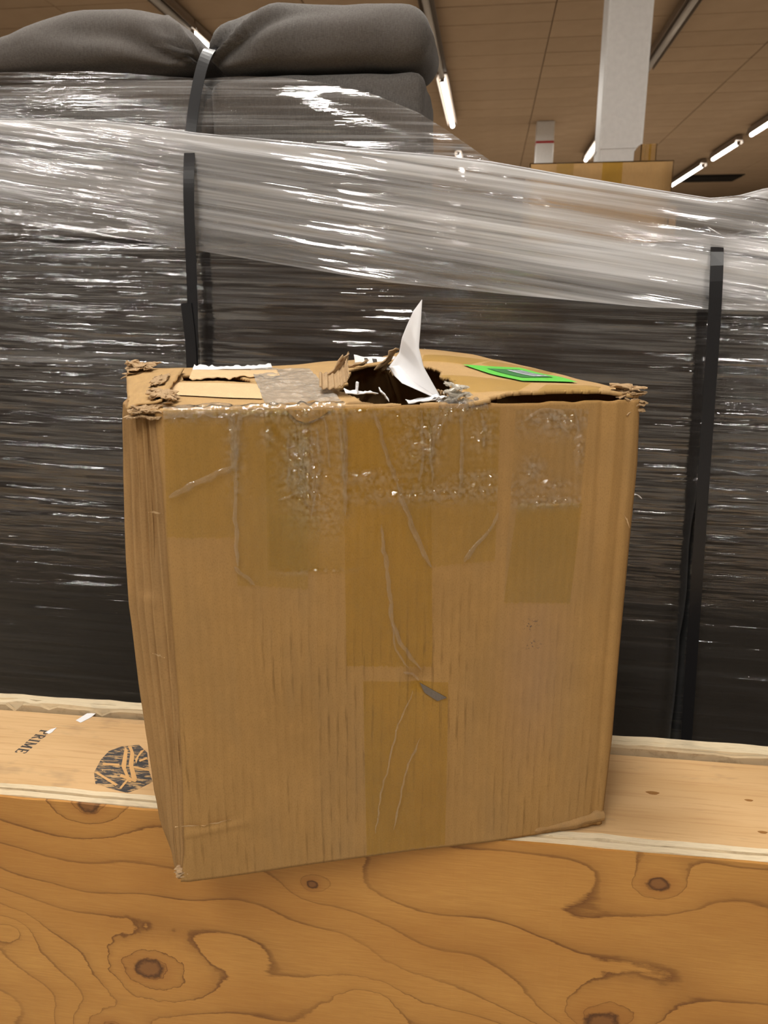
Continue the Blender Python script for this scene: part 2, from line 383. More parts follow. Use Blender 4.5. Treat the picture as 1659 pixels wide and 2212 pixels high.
vis = [(-2.79, 5.2, 2.38, False, 'unlit strip light behind the left grey cushion, at the top edge of the photo'),
       (-2.79, 7.60, 2.38, True, 'lit strip light peeking between the two grey cushion tops'),
       (-.61, 6.95, 2.40, False, 'unlit strip light just right of the tall grey cushion'),
       (-.61, 9.42, 2.46, True, 'long bright strip light right of the grey cushion edge'),
       (-.61, 13.9, 2.40, True, 'bright strip light seen through the stretch film slope'),
       (1.56, 7.0, 2.40, False, 'dark unlit strip light right of the big white column'),
       (1.56, 12.5, 2.40, True, 'lit strip light half hidden behind the big white column'),
       (3.73, 11.0, 2.05, True, 'lit strip light nearest the right edge, first of the row'),
       (3.73, 13.60, 1.50, True, 'short lit strip light in the middle of the right row'),
       (3.73, 15.68, 2.85, True, 'long lit strip light farthest down the right row, above the vent')]
for x, y, L, lit, lb in vis: fixture(x, y, L, lit, lb)
for x, y, lit, lb in ((-.61, -2.75, True, 'lit strip light just behind the viewpoint, nearest row to the left'), (-.61, -13.2, True, 'lit strip light far behind the viewpoint at the hall end'),
                      (-2.79, -4.4, True, 'lit strip light behind the viewpoint, second row to the left'), (-.61, .3, True, 'lit strip light straight above the carton and the wrapped furniture'),
                      (-4.97, -7.0, True, 'lit strip light behind the viewpoint, third row to the left'), (3.73, -9.6, True, 'lit strip light far behind the viewpoint, second row to the right'),
                      (1.56, -3.3, True, 'lit strip light behind the viewpoint, nearest row to the right'), (3.73, -2.2, False, 'unlit strip light behind the viewpoint, second row to the right'),
                      (-4.97, 2.0, True, 'lit strip light left of the wrapped furniture, third row to the left'), (5.91, 4.0, True, 'lit strip light far right of the wrapped furniture'),  # last three lamps: unseen, added so more bounced light reaches the ceiling
                      (3.73, 3.4, True, 'lit strip light right of the wrapped furniture, outside the photo')):
    fixture(x, y, 2.4, lit, lb)
v = thing('ceiling_vent', 'dark rectangular ceiling vent beside the far end of the right light row', 'vent', (4.25, 18.1, CEIL))
for k in range(6): box('slat', -.40, .75, -.35+k*.12, -.27+k*.12, -.045, -.02, M['vent'], v)
box('vent_frame', -.44, .79, -.40, .40, -.02, -.001, M['vent'], v)

def column(x, y, w, label, band=None):
    t = thing('support_column', label, 'column', (x, y, 0))
    box('shaft', -w/2, w/2, 0, w, 0, CEIL, M['column'], t, .012)
    if band:
        box('painted_band', -w/2-.003, w/2+.003, -.003, w+.003, band[0], band[1], M['red'], t, label='thin red band')
    else:
        for s in (-1, 1): box('corner_guard', s*w/2-.006, s*w/2+.006, -.006, .05, 0, 2.08, M['column'], t, .003)
        box('seam_collar', -w/2-.004, w/2+.004, -.004, w+.004, 2.075, 2.083, M['column'], t)
    return t
column(.662, 4.6, .226, 'big square white column rising behind the far cartons')
column(.70, 12.3, .25, 'small distant white column with a thin red band', (3.485, 3.515))

def carton_simple(name, label, x, y, z, sx, sy, sz, rz=0, group=None):
    t = thing(name, label, 'carton', (x, y, z), rz, group)
    uvf = lambda a, b: (a, b)
    for (nm, S, T, fn) in (('front_panel', (-sx/2, sx/2), (0, sz), lambda s, q: (s, 0*s-sy/2, q)), ('back_panel', (sx/2, -sx/2), (0, sz), lambda s, q: (s, 0*s+sy/2, q)),
                           ('side_panel', (sy/2, -sy/2), (0, sz), lambda s, q: (0*s-sx/2, s, q)), ('side_panel', (-sy/2, sy/2), (0, sz), lambda s, q: (0*s+sx/2, s, q)),
                           ('bottom_panel', (-sx/2, sx/2), (-sy/2, sy/2), lambda s, q: (s, q, 0*s+.002)),
                           ('top_flap', (-sx/2, sx/2), (-sy/2, -.002), lambda s, q: (s, q, sz+.006*sstep(.1, 0, -q))), ('top_flap', (-sx/2, sx/2), (.002, sy/2), lambda s, q: (s, q, sz+.004*sstep(.1, 0, q)))):
        grid(nm, ls(*S, 12), ls(*T, 12), fn, M['carton_bg'], t, solid=.004)
    grid('tape', ls(-sx*.07, sx*.07, 3), ls(0, .12, 4), lambda s, q: (s+sx*.08, 0*s-sy/2-.001, sz-q), M['tape_deep'], t, col=lambda V, s, q: 0*s)
    grid('tape', ls(-sx*.06, sx*.06, 3), ls(0, .10, 4), lambda s, q: (s-sx*.25, 0*s-sy/2-.001, sz-q), M['tape'], t, col=lambda V, s, q: 0*s+.5)
    return t
zc = .15
def pallet(label, x, y, sx, sy):
    t = thing('wooden_pallet', label, 'pallet', (x, y, 0))
    for k in range(5): box('deck_board', -sx/2+.02+k*(sx-.14)/4, -sx/2+.12+k*(sx-.14)/4, -sy/2, sy/2, .12, .15, M['plank'], t)
    for yy in (-sy/2, -.04, sy/2-.08): box('bearer', -sx/2, sx/2, yy, yy+.08, 0, .12, M['plank'], t)
    return t
pallet('wooden pallet under the far stack of brown cartons', .43, 3.80, .7, .7)
z0_, sz_ = (.154, .725, 1.296), (.5555, .5555, .5435)
names = ['brown carton at the bottom of the far stack', 'brown carton in the middle of the far stack', 'brown taped carton on top of the far stack, before the white column']
for k in range(3): carton_simple('stacked_carton', names[k], .43, 3.80, z0_[k], .575, .6, sz_[k], 0, 'far stacked cartons')
carton_simple('small_carton', 'small dark brown carton poking up right of the white column', .748, 4.36, 1.75, .075, .2, .285)
pal2 = thing('pallet_crate', 'plain tall crate standing behind the far carton stack', 'crate', (.80, 4.42, 0))
box('crate_body', -.13, .11, -.16, .15, 0, 1.75, M['carton_bg'], pal2, .01)

# ------------------------------------------------------------------ furniture stack behind the ledge
SY = 1.225
def puffy(name, x0, x1, y0, y1, z0, z1, r, puff, mat, parent, arch=None, pinch=(), n=30, seed=0):
    bm = bmesh.new(); bmesh.ops.create_cube(bm, size=2); bmesh.ops.subdivide_edges(bm, edges=bm.edges[:], cuts=n, use_grid_fill=True)
    P = np.array([v.co[:] for v in bm.verts]); half = np.array([(x1-x0)/2, (y1-y0)/2, (z1-z0)/2]); cen = np.array([(x0+x1)/2, (y0+y1)/2, (z0+z1)/2])
    Q = P*half; inner = np.clip(Q, -(half-r), half-r); d = Q-inner; L = np.linalg.norm(d, axis=1, keepdims=True); W = inner+np.where(L > 0, d/np.maximum(L, 1e-9)*r, 0)
    nrm = np.where(L > 0, d/np.maximum(L, 1e-9), 0); q = W/half
    k = (1-q**2).clip(0, 1); W += nrm*puff*np.sqrt((k[:, [1]]*k[:, [2]]*np.abs(nrm[:, [0]])+k[:, [0]]*k[:, [2]]*np.abs(nrm[:, [1]])+k[:, [0]]*k[:, [1]]*np.abs(nrm[:, [2]])).clip(0, 1))
    if arch is not None:
        s = (W[:, 0]+half[0])/(2*half[0]); up = (W[:, 2]+half[2])/(2*half[2]); W[:, 2] = -half[2] + up*2*half[2]*arch(s.clip(0, 1))
    X = W+cen
    for (px, py, pz, amp, freq, rad) in pinch:
        dx, dz = X[:, 0]-px, X[:, 2]-pz; dist = np.sqrt(dx**2+dz**2); ang = np.arctan2(dz, np.abs(dx)); fall = np.exp(-(dist/rad)**1.5)*sstep(0, .03, dist)
        X += nrm*(np.abs(nrm[:, 1])*amp*1.4*fall*np.sin(ang*freq+2.0*vn(ang*3, dist*9, 0, seed)))[:, None]
    X += nrm*(.003*fbm(X[:, 0]*14, X[:, 1]*14, X[:, 2]*22, seed, 2))[:, None]
    for v, c in zip(bm.verts, X): v.co = c
    me = bpy.data.meshes.new(name); bm.to_mesh(me); bm.free(); me.materials.append(mat); me.polygons.foreach_set('use_smooth', [True]*len(me.polygons))
    o = bpy.data.objects.new(name, me); C.objects.link(o)
    if parent: o.parent = parent
    return o
def upholstery(name, label, cat, grp, x0, x1, y0, y1, z0, z1, r, puff, mat, arch=None, pinch=(), seed=0, piping=None):
    t = thing(name, label, cat, ((x0+x1)/2, (y0+y1)/2, z0), 0, grp); c = t.location
    o = puffy('cover', x0-c.x, x1-c.x, y0-c.y, y1-c.y, 0, z1-z0, r, puff, mat, t, arch, [(p[0]-c.x, 0, p[1]-c.z, *p[2:]) for p in pinch], 30, seed)
    if piping:
        V, Fc = ribbon([(a-c.x, b-c.y, d-c.z) for a, b, d in piping], .006, .006, (0, -1, 0)); mobj('piping', V, Fc, mat, t, smooth=True)
    return t
def ribbon(pts, width, thick, nrm, wtab=None):
    """flat strap along pts; nrm = outward direction (or one per point)"""
    P = np.array(pts, float); n = len(P); T = np.gradient(P, axis=0); T /= np.linalg.norm(T, axis=1, keepdims=True)
    N = np.array(nrm, float); N = np.tile(N, (n, 1)) if N.ndim == 1 else N
    S = np.cross(T, N); S /= np.linalg.norm(S, axis=1, keepdims=True); N = np.cross(S, T)
    w = (np.full(n, width) if wtab is None else np.array(wtab))[:, None]/2
    V = np.concatenate([P-S*w, P+S*w, P+S*w+N*thick, P-S*w+N*thick]); Fc = []
    for i in range(n-1):
        for a in range(4): b = (a+1) % 4; Fc.append((a*n+i, b*n+i, b*n+i+1, a*n+i+1))
    Fc += [(0, 3*n, 2*n, n), (n-1, 2*n-1, 3*n-1, 4*n-1)]
    return V, Fc
zl = lambda x, y: float(ony(x, y, SY)[2]); xl = lambda x, y: float(ony(x, y, SY)[0])
ZB = 1.38
pallet('wooden pallet under the wrapped dark furniture, left part', -.88, SY+.42, .76, .8)
pallet('wooden pallet under the wrapped dark furniture, middle part', -.06, SY+.42, .76, .8)
pallet('wooden pallet under the wrapped dark furniture, right part', .77, SY+.42, .76, .8)
upholstery('sofa_module', 'dark brown sofa module wrapped left of the left black strap', 'sofa', 'wrapped sofa modules', -1.30, -.492, SY, SY+.62, .158, ZB-.006, .035, .0, M['fabric_dark'], seed=1)
upholstery('sofa_module', 'dark wide sofa module wrapped between the two black straps', 'sofa', 'wrapped sofa modules', -.476, .338, SY, SY+.62, .158, ZB-.006, .03, .0, M['fabric_dark'], seed=2)
upholstery('sofa_module', 'dark sofa module wrapped right of the right black strap', 'sofa', 'wrapped sofa modules', .352, 1.18, SY, SY+.62, .158, ZB-.006+.02, .03, .0, M['fabric_dark'], seed=3)
z_mid = zl(200, 155)     # seam between lower and upper cushions
XP = xl(438, 130)
upholstery('seat_cushion', 'lower grey seat cushion under film, left of the strap', 'cushion', 'stacked seat cushions', -1.28, XP-.003, SY+.005, SY+.22, ZB+.006, z_mid-.010, .018, .0, M['fabric'], seed=4)
upholstery('seat_cushion', 'lower grey seat cushion under film, right of the strap', 'cushion', 'stacked seat cushions', XP+.003, xl(918, 200), SY+.005, SY+.20, ZB+.006, z_mid-.012, .020, .0, M['fabric'], seed=5)
zt = zl(750, -8)
def arch_of(px, x0, x1, z0, z1):
    a = np.array([(xl(x, y)-x0)/(x1-x0) for x, y in px]); b = np.array([(zl(x, y)-z0)/(z1-z0) for x, y in px]); sx = np.linspace(0, 1, 200); sb = np.interp(sx, a, b)
    for _ in range(30): sb[1:-1] = (sb[:-2]+2*sb[1:-1]+sb[2:])/4
    return lambda s: np.interp(s, sx, sb)
pz = zl(436, 140)
upholstery('seat_cushion', 'puffed grey seat cushion on top, left of the strap', 'cushion', 'stacked seat cushions', -1.15, XP-.006, SY-.01, SY+.22, z_mid, zl(230, 14), .04, .0, M['fabric'], arch_of([(-400, 100), (-200, 95), (0, 74), (60, 34), (150, 12), (230, 8), (330, 14), (390, 38), (436, 80)], -1.15, XP-.002, z_mid, zl(230, 14)), [(XP, pz, .0085, 15, .19)], 6)
xr = xl(930, 150)
upholstery('seat_cushion', 'tall grey seat cushion on top, right of the strap', 'cushion', 'stacked seat cushions', XP+.006, xr, SY-.01, SY+.20, z_mid, zl(760, -2), .04, .0, M['fabric'], arch_of([(440, 92), (470, 48), (520, 16), (580, 0), (650, -8), (750, -8), (880, -4), (945, -2)], XP+.002, xr, z_mid, zl(760, -2)), [(XP, pz, .0085, 14, .19)], 7)
# straps
def strap(label, pts, w, ext=None):
    t = thing('strapping_band', label, 'strap', tuple(pts[0]))
    c = np.array(pts[0]); V, Fc = ribbon(np.array(pts)-c, w, .0012, (0, -1, 0)); mobj('band', V, Fc, M['strap'], t)
    return t, c
def smooth_path(pts, n=40):
    P = np.array(pts, float); d = np.r_[0, np.cumsum(np.linalg.norm(np.diff(P, axis=0), axis=1))]; s = np.linspace(0, d[-1], n)
    Q = np.stack([np.interp(s, d, P[:, k]) for k in range(3)], 1)
    for _ in range(max(3, n//12)): Q[1:-1] = (Q[:-2]+2*Q[1:-1]+Q[2:])/4
    return Q
SYS = SY-.024
left_px = [(452, 100), (437, 135), (430, 170), (418, 230), (411, 300), (408, 360), (408, 440), (412, 540), (416, 640), (417, 720), (417, 790), (420, 900), (424, 1100), (428, 1400), (430, 1560)]
pts = [np.array([xl(455, 100), SY+.21, zl(440, 100)+.05]), np.array([xl(452, 96), SY+.05, zl(440, 92)])]+[ony(x, y, SYS if y < 335 else SYS-.024) for x, y in left_px]
t, c = strap('black plastic strap running down from the cleft between grey cushions', smooth_path(pts, 220), .0165)
tl = [ony(x, y, SYS-.0265) for x, y in ((402, 655), (408, 700), (413, 750), (415, 800), (416, 900))]
V, Fc = ribbon(smooth_path(tl, 14)-c, .017, .0012, (0, -1, 0)); mobj('band_tail', V, Fc, M['strap'], t)
right_px = [(1551, 508), (1549, 560), (1546, 640), (1540, 740), (1532, 850), (1522, 1000), (1512, 1150), (1502, 1300), (1494, 1420), (1486, 1540), (1481, 1620)]
pts = [np.array([ony(1551, 505, SY)[0], SY+.7, ZB+.012]), np.array([ony(1551, 505, SY)[0], SY+.02, ZB+.012])]+[ony(x, y, SYS-.024) for x, y in right_px]
strap('black plastic strap on the right, beside the carton edge', smooth_path(pts, 70), .0175)

# stretch film sheets -------------------------------------------------------
def film(name, label, top_px, bot_px, Y, mat, seed, tilt, whitefn, wrapr=.12, nx=150, nz=110, amp=.0035):
    """sheet stretched on the stack's front between a top and a bottom border; its ends turn round the sides"""
    tx = np.array([ony(x, y, Y)[0] for x, y in top_px]); tz = np.array([ony(x, y, Y)[2] for x, y in top_px])
    bx = np.array([ony(x, y, Y)[0] for x, y in bot_px]); bz = np.array([ony(x, y, Y)[2] for x, y in bot_px])
    t = thing(name, label, 'film', (0, Y, float(bz.min())))
    x0, x1 = -1.33, 1.21
    def fn(s, q):
        zt_, zb_ = np.interp(s, tx, tz), np.interp(s, bx, bz); z = zb_+(zt_-zb_)*q
        zz = z+s*tilt; d = amp*(.36*fbm(s*2.2, zz*17, 0, seed, 2)+.30*fbm(s*6+zz*3, zz*80, 1, seed+5, 2)+.13*vn(s*16, zz*250, 2, seed+9)*(.4+sstep(-.1, .5, vn(s*2, zz*5, 5, seed+2))))
        d = d*(1+.9*np.exp(-((s+.16)/.17)**2-((z-1.22)/.13)**2))
        edge = np.where(s < x0+.05, (x0+.05-s), np.where(s > x1-.05, s-(x1-.05), 0))
        y = d + edge**1.5*6
        y = y + .010*np.exp(-((1-q)/.02)**2)
        return s, y, z-t.location.z
    o = grid('sheet', ls(x0, x1, nx), np.r_[ls(0, 1, nz)], fn, mat, t, uv=lambda s, q: (s, np.interp(s, bx, bz)+(np.interp(s, tx, tz)-np.interp(s, bx, bz))*q+s*tilt),
             col=lambda V, s, q: whitefn(s, V[:, 2]+t.location.z, q))
    return t
Ya = SY-.016
zof = lambda y, x=830: float(ony(x, y, Ya)[2])
def wa(s, z, q):
    hi = sstep(zof(900), zof(330), z)  # film milkier above; veil thinned lower down to paint the stack's shade
    return .10+1.0*hi + .8*np.exp(-((z-zof(785))/.012)**2)*(s < -.28) + 1.3*np.exp(-((1-q)/.05)**2)*sstep(-.2, -.05, s)
film('stretch_film', 'clear shiny stretch film over the stack, sloping from cushions down to the right strap',
     [(-260, 150), (0, 152), (200, 150), (430, 166), (520, 160), (600, 163), (700, 175), (800, 198), (900, 238), (960, 275), (1010, 310), (1060, 345), (1130, 395), (1190, 438), (1290, 465), (1430, 503), (1545, 514), (1659, 500), (1900, 490)],
     [(-300, 1600), (830, 1640), (1900, 1700)], Ya, M['film_a'], 11, .03, wa, amp=.0038, nx=260, nz=900)
Yb = SY-.036
def wb(s, z, q):
    return (.55+1.6*np.exp(-((1-q)/.10)**2)+.7*np.exp(-(q/.05)**2)*sstep(-.35, .1, s)+.45*np.exp(-((q-.45)/.2)**2)) * (.85+.3*vn(s*4, q*3, 0, 3))*(1-.65*sstep(.35, .0, q)*sstep(.05, -.4, s))
film('stretch_film', 'milky band of stretch film crossing the whole stack, rising to a free edge at right',
     [(-260, 245), (0, 252), (200, 256), (300, 266), (420, 284), (600, 300), (760, 316), (950, 332), (1060, 345), (1200, 370), (1400, 404), (1540, 426), (1600, 420), (1659, 404), (1900, 380)],
     [(-260, 450), (0, 480), (300, 520), (600, 570), (840, 610), (1100, 636), (1400, 664), (1659, 672), (1900, 690)], Yb, M['film_b'], 23, .16, wb, amp=.0044, nx=260, nz=300)

# ------------------------------------------------------------------ plywood ledge
led = thing('plywood_crate_wall', 'orange plywood crate wall with a flat plank ledge carrying the crushed carton', 'crate', (0, .689, 0))
X0, X1, Y1 = -1.5, 1.3, .689
def edge_strip(name, y0, y1, z0, zt_, mat, rough, seed, parent, notch=None, nx=220, label=None):
    S = ls(X0, X1, nx); zz = zt_+rough*fbm(S*22, 0*S, 0, seed, 3)
    if notch is not None: zz = zz+notch(S)
    ya = y0+rough*.5*fbm(S*30, 0*S+4, 0, seed+9, 2); yb = np.full(nx, y1)+rough*.5*fbm(S*26, 0*S+9, 0, seed+4, 2)
    V = np.concatenate([np.stack([S, ya-Y1, 0*S+z0], 1), np.stack([S, ya-Y1, zz], 1), np.stack([S, yb-Y1, zz+.0004], 1), np.stack([S, yb-Y1, 0*S+z0], 1)])
    Fc = [(k*nx+i, k*nx+i+1, ((k+1) % 4)*nx+i+1, ((k+1) % 4)*nx+i) for i in range(nx-1) for k in range(4)]
    Fc += [(0, nx, 2*nx, 3*nx), (nx-1, 4*nx-1, 3*nx-1, 2*nx-1)]
    return mobj(name, V, Fc, mat, parent, label=label)
edge_strip('face_veneer', Y1, Y1+.0028, 0, LEDGE-.001, M['ply_face'], .0006, 1, led, label='orange rotary-cut face with knots')
edge_strip('core_ply', Y1+.003, Y1+.0105, 0, LEDGE+.0005, M['ply_edge'], .0010, 2, led)
edge_strip('core_ply', Y1+.0108, Y1+.0150, 0, LEDGE-.0018, M['ply_core'], .0012, 3, led)
edge_strip('core_ply', Y1+.0153, Y1+.0225, 0, LEDGE+.0002, M['ply_edge'], .0010, 4, led)
box('top_plank', X0, X1, .0235, .1785, LEDGE-.020, LEDGE-.0006, M['plank'], led, .0015)
box('cross_batten', X0, X1, .03, .17, LEDGE-.075, LEDGE-.021, M['ply_core'], led)
nt = lambda S: -.010*np.clip(sstep(.25, .55, vn(S*46, 0*S, 0, 77)), 0, 1)*sstep(-.35, -.5, S)
edge_strip('back_ply', .8735, .8785, 0, LEDGE+.004, M['ply_core'], .0018, 6, led, nt)
edge_strip('back_ply', .8788, .8865, 0, LEDGE+.0065, M['ply_edge'], .0012, 7, led, lambda S: .35*nt(S+.02))
edge_strip('back_ply', .8868, .8975, 0, LEDGE+.0070, M['ply_edge'], .0012, 8, led)
for x in (X0, X1-.02): box('end_panel', x, x+.02, .024, .184, 0, LEDGE-.076, M['ply_core'], led)
# stamp PRIME: letters read toward the viewer, tops to the right
ZP = LEDGE-.0006
def poly_plate(name, pts, z, th, mat, parent, label=None):
    n_ = len(pts); a = sum(pts[i][0]*pts[(i+1) % n_][1]-pts[(i+1) % n_][0]*pts[i][1] for i in range(n_))
    if a < 0: pts = pts[::-1]
    V = [(x, y, z) for x, y in pts]+[(x, y, z+th) for x, y in pts]
    Fc = [tuple(range(n_))[::-1], tuple(range(n_, 2*n_))]+[(i, (i+1) % n_, n_+(i+1) % n_, n_+i) for i in range(n_)]
    return mobj(name, V, Fc, mat, parent, label=label)
GLY = {  # serif letters from bars (x0,y0,x1,y1,thickness), unit cap height, widths in em
 'P': (.62, [(.14,0,.14,1,.15),(.02,.03,.30,.03,.06),(.02,.97,.34,.97,.06),(.34,.97,.50,.88,.08),(.50,.88,.54,.74,.13),(.54,.74,.48,.58,.12),(.48,.58,.34,.51,.08),(.34,.51,.18,.51,.06)]),
 'R': (.70, [(.14,0,.14,1,.15),(.02,.03,.30,.03,.06),(.02,.97,.34,.97,.06),(.34,.97,.50,.88,.08),(.50,.88,.53,.76,.13),(.53,.76,.46,.60,.12),(.46,.60,.18,.52,.06),(.32,.52,.58,.05,.14),(.52,.03,.70,.03,.06)]),
 'I': (.34, [(.16,0,.16,1,.15),(.02,.03,.30,.03,.06),(.02,.97,.30,.97,.06)]),
 'M': (.92, [(.10,0,.12,1,.06),(.00,.03,.22,.03,.06),(.00,.97,.20,.97,.06),(.14,.98,.42,.05,.14),(.42,.05,.70,.98,.07),(.72,0,.72,1,.15),(.60,.03,.86,.03,.06),(.68,.97,.86,.97,.06)]),
 'E': (.64, [(.14,0,.14,1,.15),(.02,.03,.56,.03,.06),(.02,.97,.54,.97,.06),(.14,.51,.40,.51,.06),(.40,.40,.40,.62,.06),(.56,.03,.56,.24,.07),(.54,.97,.54,.78,.07)])}
pA, pB = onz(100, 1577, LEDGE), onz(42, 1626, LEDGE)      # start and end of the baseline's middle
capw = abs(onz(100, 1590, LEDGE)[0]-onz(80, 1590, LEDGE)[0])*1.25
adv = pB-pA; Ltot = np.linalg.norm(adv[:2]); ex = adv/np.linalg.norm(adv); eup = np.array([-ex[1], ex[0], 0])
if eup[0] < 0: eup = -eup
ex2 = ex; tot = sum(GLY[c_][0] for c_ in 'PRIME')+.10*4; sc = Ltot/tot; cur = 0
stp = thing('tmp', None, None); bpy.data.objects.remove(stp)
base = pA-eup*capw*.5
for ch in 'PRIME':
    wd, bars = GLY[ch]; V, Fc = [], []
    for k, (a, b, c_, d, th) in enumerate(bars):
        v = np.array([c_-a, d-b]); L = np.hypot(*v); v = v/L; nn = np.array([-v[1], v[0]])*(th+.05)/2
        for P in (np.array([a, b])+nn, np.array([a, b])-nn, np.array([c_, d])-nn, np.array([c_, d])+nn):
            Q = base+ex2*(cur+P[0]*sc)+eup*(P[1]*capw); V.append((Q[0], Q[1]-Y1, ZP+.00012+k*.000005))
        i = len(V)-4; Fc.append((i, i+1, i+2, i+3))
    o = mobj('stamped_letter', V, Fc, M['ink'], led); cur += (wd+.10)*sc
def at_led(x, y): P = onz(x, y, LEDGE); return (float(P[0]), float(P[1])-Y1)
octo = [(262, 1612), (300, 1608), (318, 1625), (322, 1665), (330, 1688), (300, 1703), (275, 1712), (240, 1703), (206, 1692), (203, 1668), (218, 1640), (235, 1622)]
poly_plate('ink_stamp', [at_led(*p) for p in octo], ZP, .00025, M['stamp'], led, 'dark round stamp crossed by pale strands')
for a in ([(276, 1612), (282, 1625), (278, 1650), (284, 1680), (292, 1688), (296, 1682), (288, 1655), (290, 1628), (284, 1612)], [(270, 1614), (276, 1620), (272, 1660), (284, 1690), (278, 1690), (262, 1655)], [(206, 1670), (250, 1698), (254, 1694), (210, 1667)], [(292, 1640), (304, 1622), (314, 1618), (300, 1634), (294, 1650)],
          [(290, 1655), (322, 1662), (322, 1666), (290, 1660)], [(222, 1648), (258, 1650), (258, 1655), (222, 1652)], [(262, 1672), (296, 1686), (292, 1690), (258, 1678)], [(258, 1702), (275, 1682), (279, 1684), (262, 1704)], [(300, 1642), (318, 1636), (318, 1640), (302, 1646)]):
    poly_plate('pale_strand', [at_led(*p) for p in a], ZP+.00025+.00002*len(led.children), .0001, M['strand'], led)
for a in ([(164, 1556), (188, 1541), (208, 1540), (196, 1550), (174, 1561)], [(98, 1582), (110, 1575), (122, 1572), (112, 1582), (106, 1585)]):
    poly_plate('white_tape_scrap', [at_led(*p) for p in a], ZP+.0003, .0004, M['liner'], led)
for px, py, r in ((1410, 1712, .0045), (1618, 1728, .0028), (1648, 1797, .0030)):
    c0 = at_led(px, py); poly_plate('plank_knot', [(c0[0]+r*1.6*math.cos(a)*(1+.2*math.sin(3*a)), c0[1]+r*.7*math.sin(a)) for a in np.linspace(0, 2*math.pi, 15)[:-1]], ZP, .0002, M['stainboard'], led)

# ------------------------------------------------------------------ the crushed carton
D = .40; H = .453; W = .442
car = thing('crushed_carton', 'battered brown cardboard carton with torn open top and clear tape, on the plywood ledge', 'carton', tuple(BO), BTH)
silx = np.array([(-.042, -.002), (0., -.0065), (.035, -.0167), (.073, -.0206), (.166, -.0242), (.224, -.0258), (.271, -.028), (.316, -.027), (.368, -.0238), (.443, -.0185), (.471, -.015)])
bul = lambda w: -np.interp(w, silx[:, 0], silx[:, 1])
crs = np.array([(0., .0046), (.03, .010), (.103, .0136), (.199, .016), (.309, .0159), (.391, .0161), (.457, .0145)])
ucr = lambda w: np.interp(w, crs[:, 0], crs[:, 1])
redge = np.array([(0, .440), (.014, .441), (.1, .445), (.2, .4447), (.30, .445), (.394, .446), (.45, .443)])
ured = lambda w: np.interp(w, redge[:, 0], redge[:, 1])
def fdisp(u, w):
    d = -.0025*fbm(u*6, w*5, 0, 5, 2)
    d = d-.004*np.exp(-((u-.22)/.16)**2-((w-.25)/.2)**2)
    d = d+.0016*np.exp(-((u-.405-.02*(.45-w))/.0035)**2)*sstep(.15, .4, w)-.0014*np.exp(-((u-.418)/.004)**2)*sstep(.2, .4, w)+.0018*np.exp(-((u-.43)/.004)**2)
    d = d+.0016*sstep(.008, 0, u-ucr(w))            # front edge rolls in at the crease
    d = d+.006*sstep(.012, 0, u-.428)*0 + .005*sstep(.436, .446, u)
    d = d-.0016*np.exp(-((w-.056-.1*(u-.05))/.003)**2)*sstep(.085, .06, u)
    cu, cw = pf(905, 1465); d = d+.0035*np.exp(-((u-cu)**2+(w-cw)**2)/.010**2)
    d = d+.0012*np.exp(-((u+.62*w-.385)/.004)**2)*sstep(.26, .33, w)*sstep(.2, .1, u)   # diagonal crease, upper left
    d = d-.0009*np.abs(np.sin(u*math.pi/.0083))*.25
    return d
def frontfn(s, q):
    w = q*H; u = ucr(w)+(ured(w)-ucr(w))*s
    top = .0008*vn(u*90, 0*u, 0, 2)*sstep(.98, 1, q)
    bot = .0035*sstep(.55, 1, s)*sstep(.05, 0, q)
    return u, fdisp(u, w), w+top+bot
grid('front_panel', ls(0, 1, 150), ls(0, 1, 150), frontfn, M['front'], car, uv=lambda s, q: (ucr(q*H)+(ured(q*H)-ucr(q*H))*s, q*H), solid=.0035, off=-1)
def leftfn(s, q):
    w = q*(H+.002); a = np.clip(s/.45, 0, 1); b = np.clip((s-.45)/.55, 0, 1); bb = bul(w)
    uc = ucr(w)+.0035; u0 = uc+(-bb-uc)*(a**.85); v0 = .0026+.0474*a**1.5
    ph = a*5.2+.35*vn(w*9, a*2, 0, 3); tri = np.abs((ph % 1)*2-1)
    amp_ = .0052*sstep(0, .12, a)*(1-b)*(.35+.65*sstep(.02, .25, w)); fold = amp_*(tri-.5)
    step = .0022*sstep(.292, .289, w)*np.exp(-((a-.42)/.18)**2)
    u = u0+fold*.75-step*.5; v = v0+fold-step
    ub = -bb*(1-.25*b)-.004*np.sin(b*math.pi); vb = .0505+(D-.0505)*b
    u = np.where(s > .45, ub+fold*(1-b), u); v = np.where(s > .45, vb, v)
    k = .0012*fbm(s*40, w*14, 0, 8, 2); return u-k*.6, v+k*.5, w
grid('left_panel', np.r_[ls(0, .45, 60), ls(.47, 1, 24)], ls(0, 1, 120), leftfn, M['side'], car, uv=lambda s, q: (s*.12, q*H), solid=.003, off=1, label='left side with a crushed, vertically creased corner')
grid('right_panel', ls(0, 1, 30), ls(0, 1, 40), lambda s, q: (ured(q*H)-.001+.003*np.sin(s*3.1), .006+(D-.006)*s, q*H-.002), M['side'], car, uv=lambda s, q: (s*D, q*H), solid=.0035, off=-1)
grid('back_panel', ls(0, 1, 30), ls(0, 1, 40), lambda s, q: (-bul(q*H)*.75*(1-s)+ured(q*H)*s, 0*s+D, q*(H+.002)), M['side'], car, uv=lambda s, q: (s*W, q*H), solid=.0035, off=1)
grid('bottom_panel', ls(0, 1, 12), ls(0, 1, 12), lambda s, q: (.002+s*.436, .003+q*(D-.006), 0*s+.0012+.003*sstep(.5, 1, s)*sstep(.3, 0, q)), M['side'], car, solid=.001)
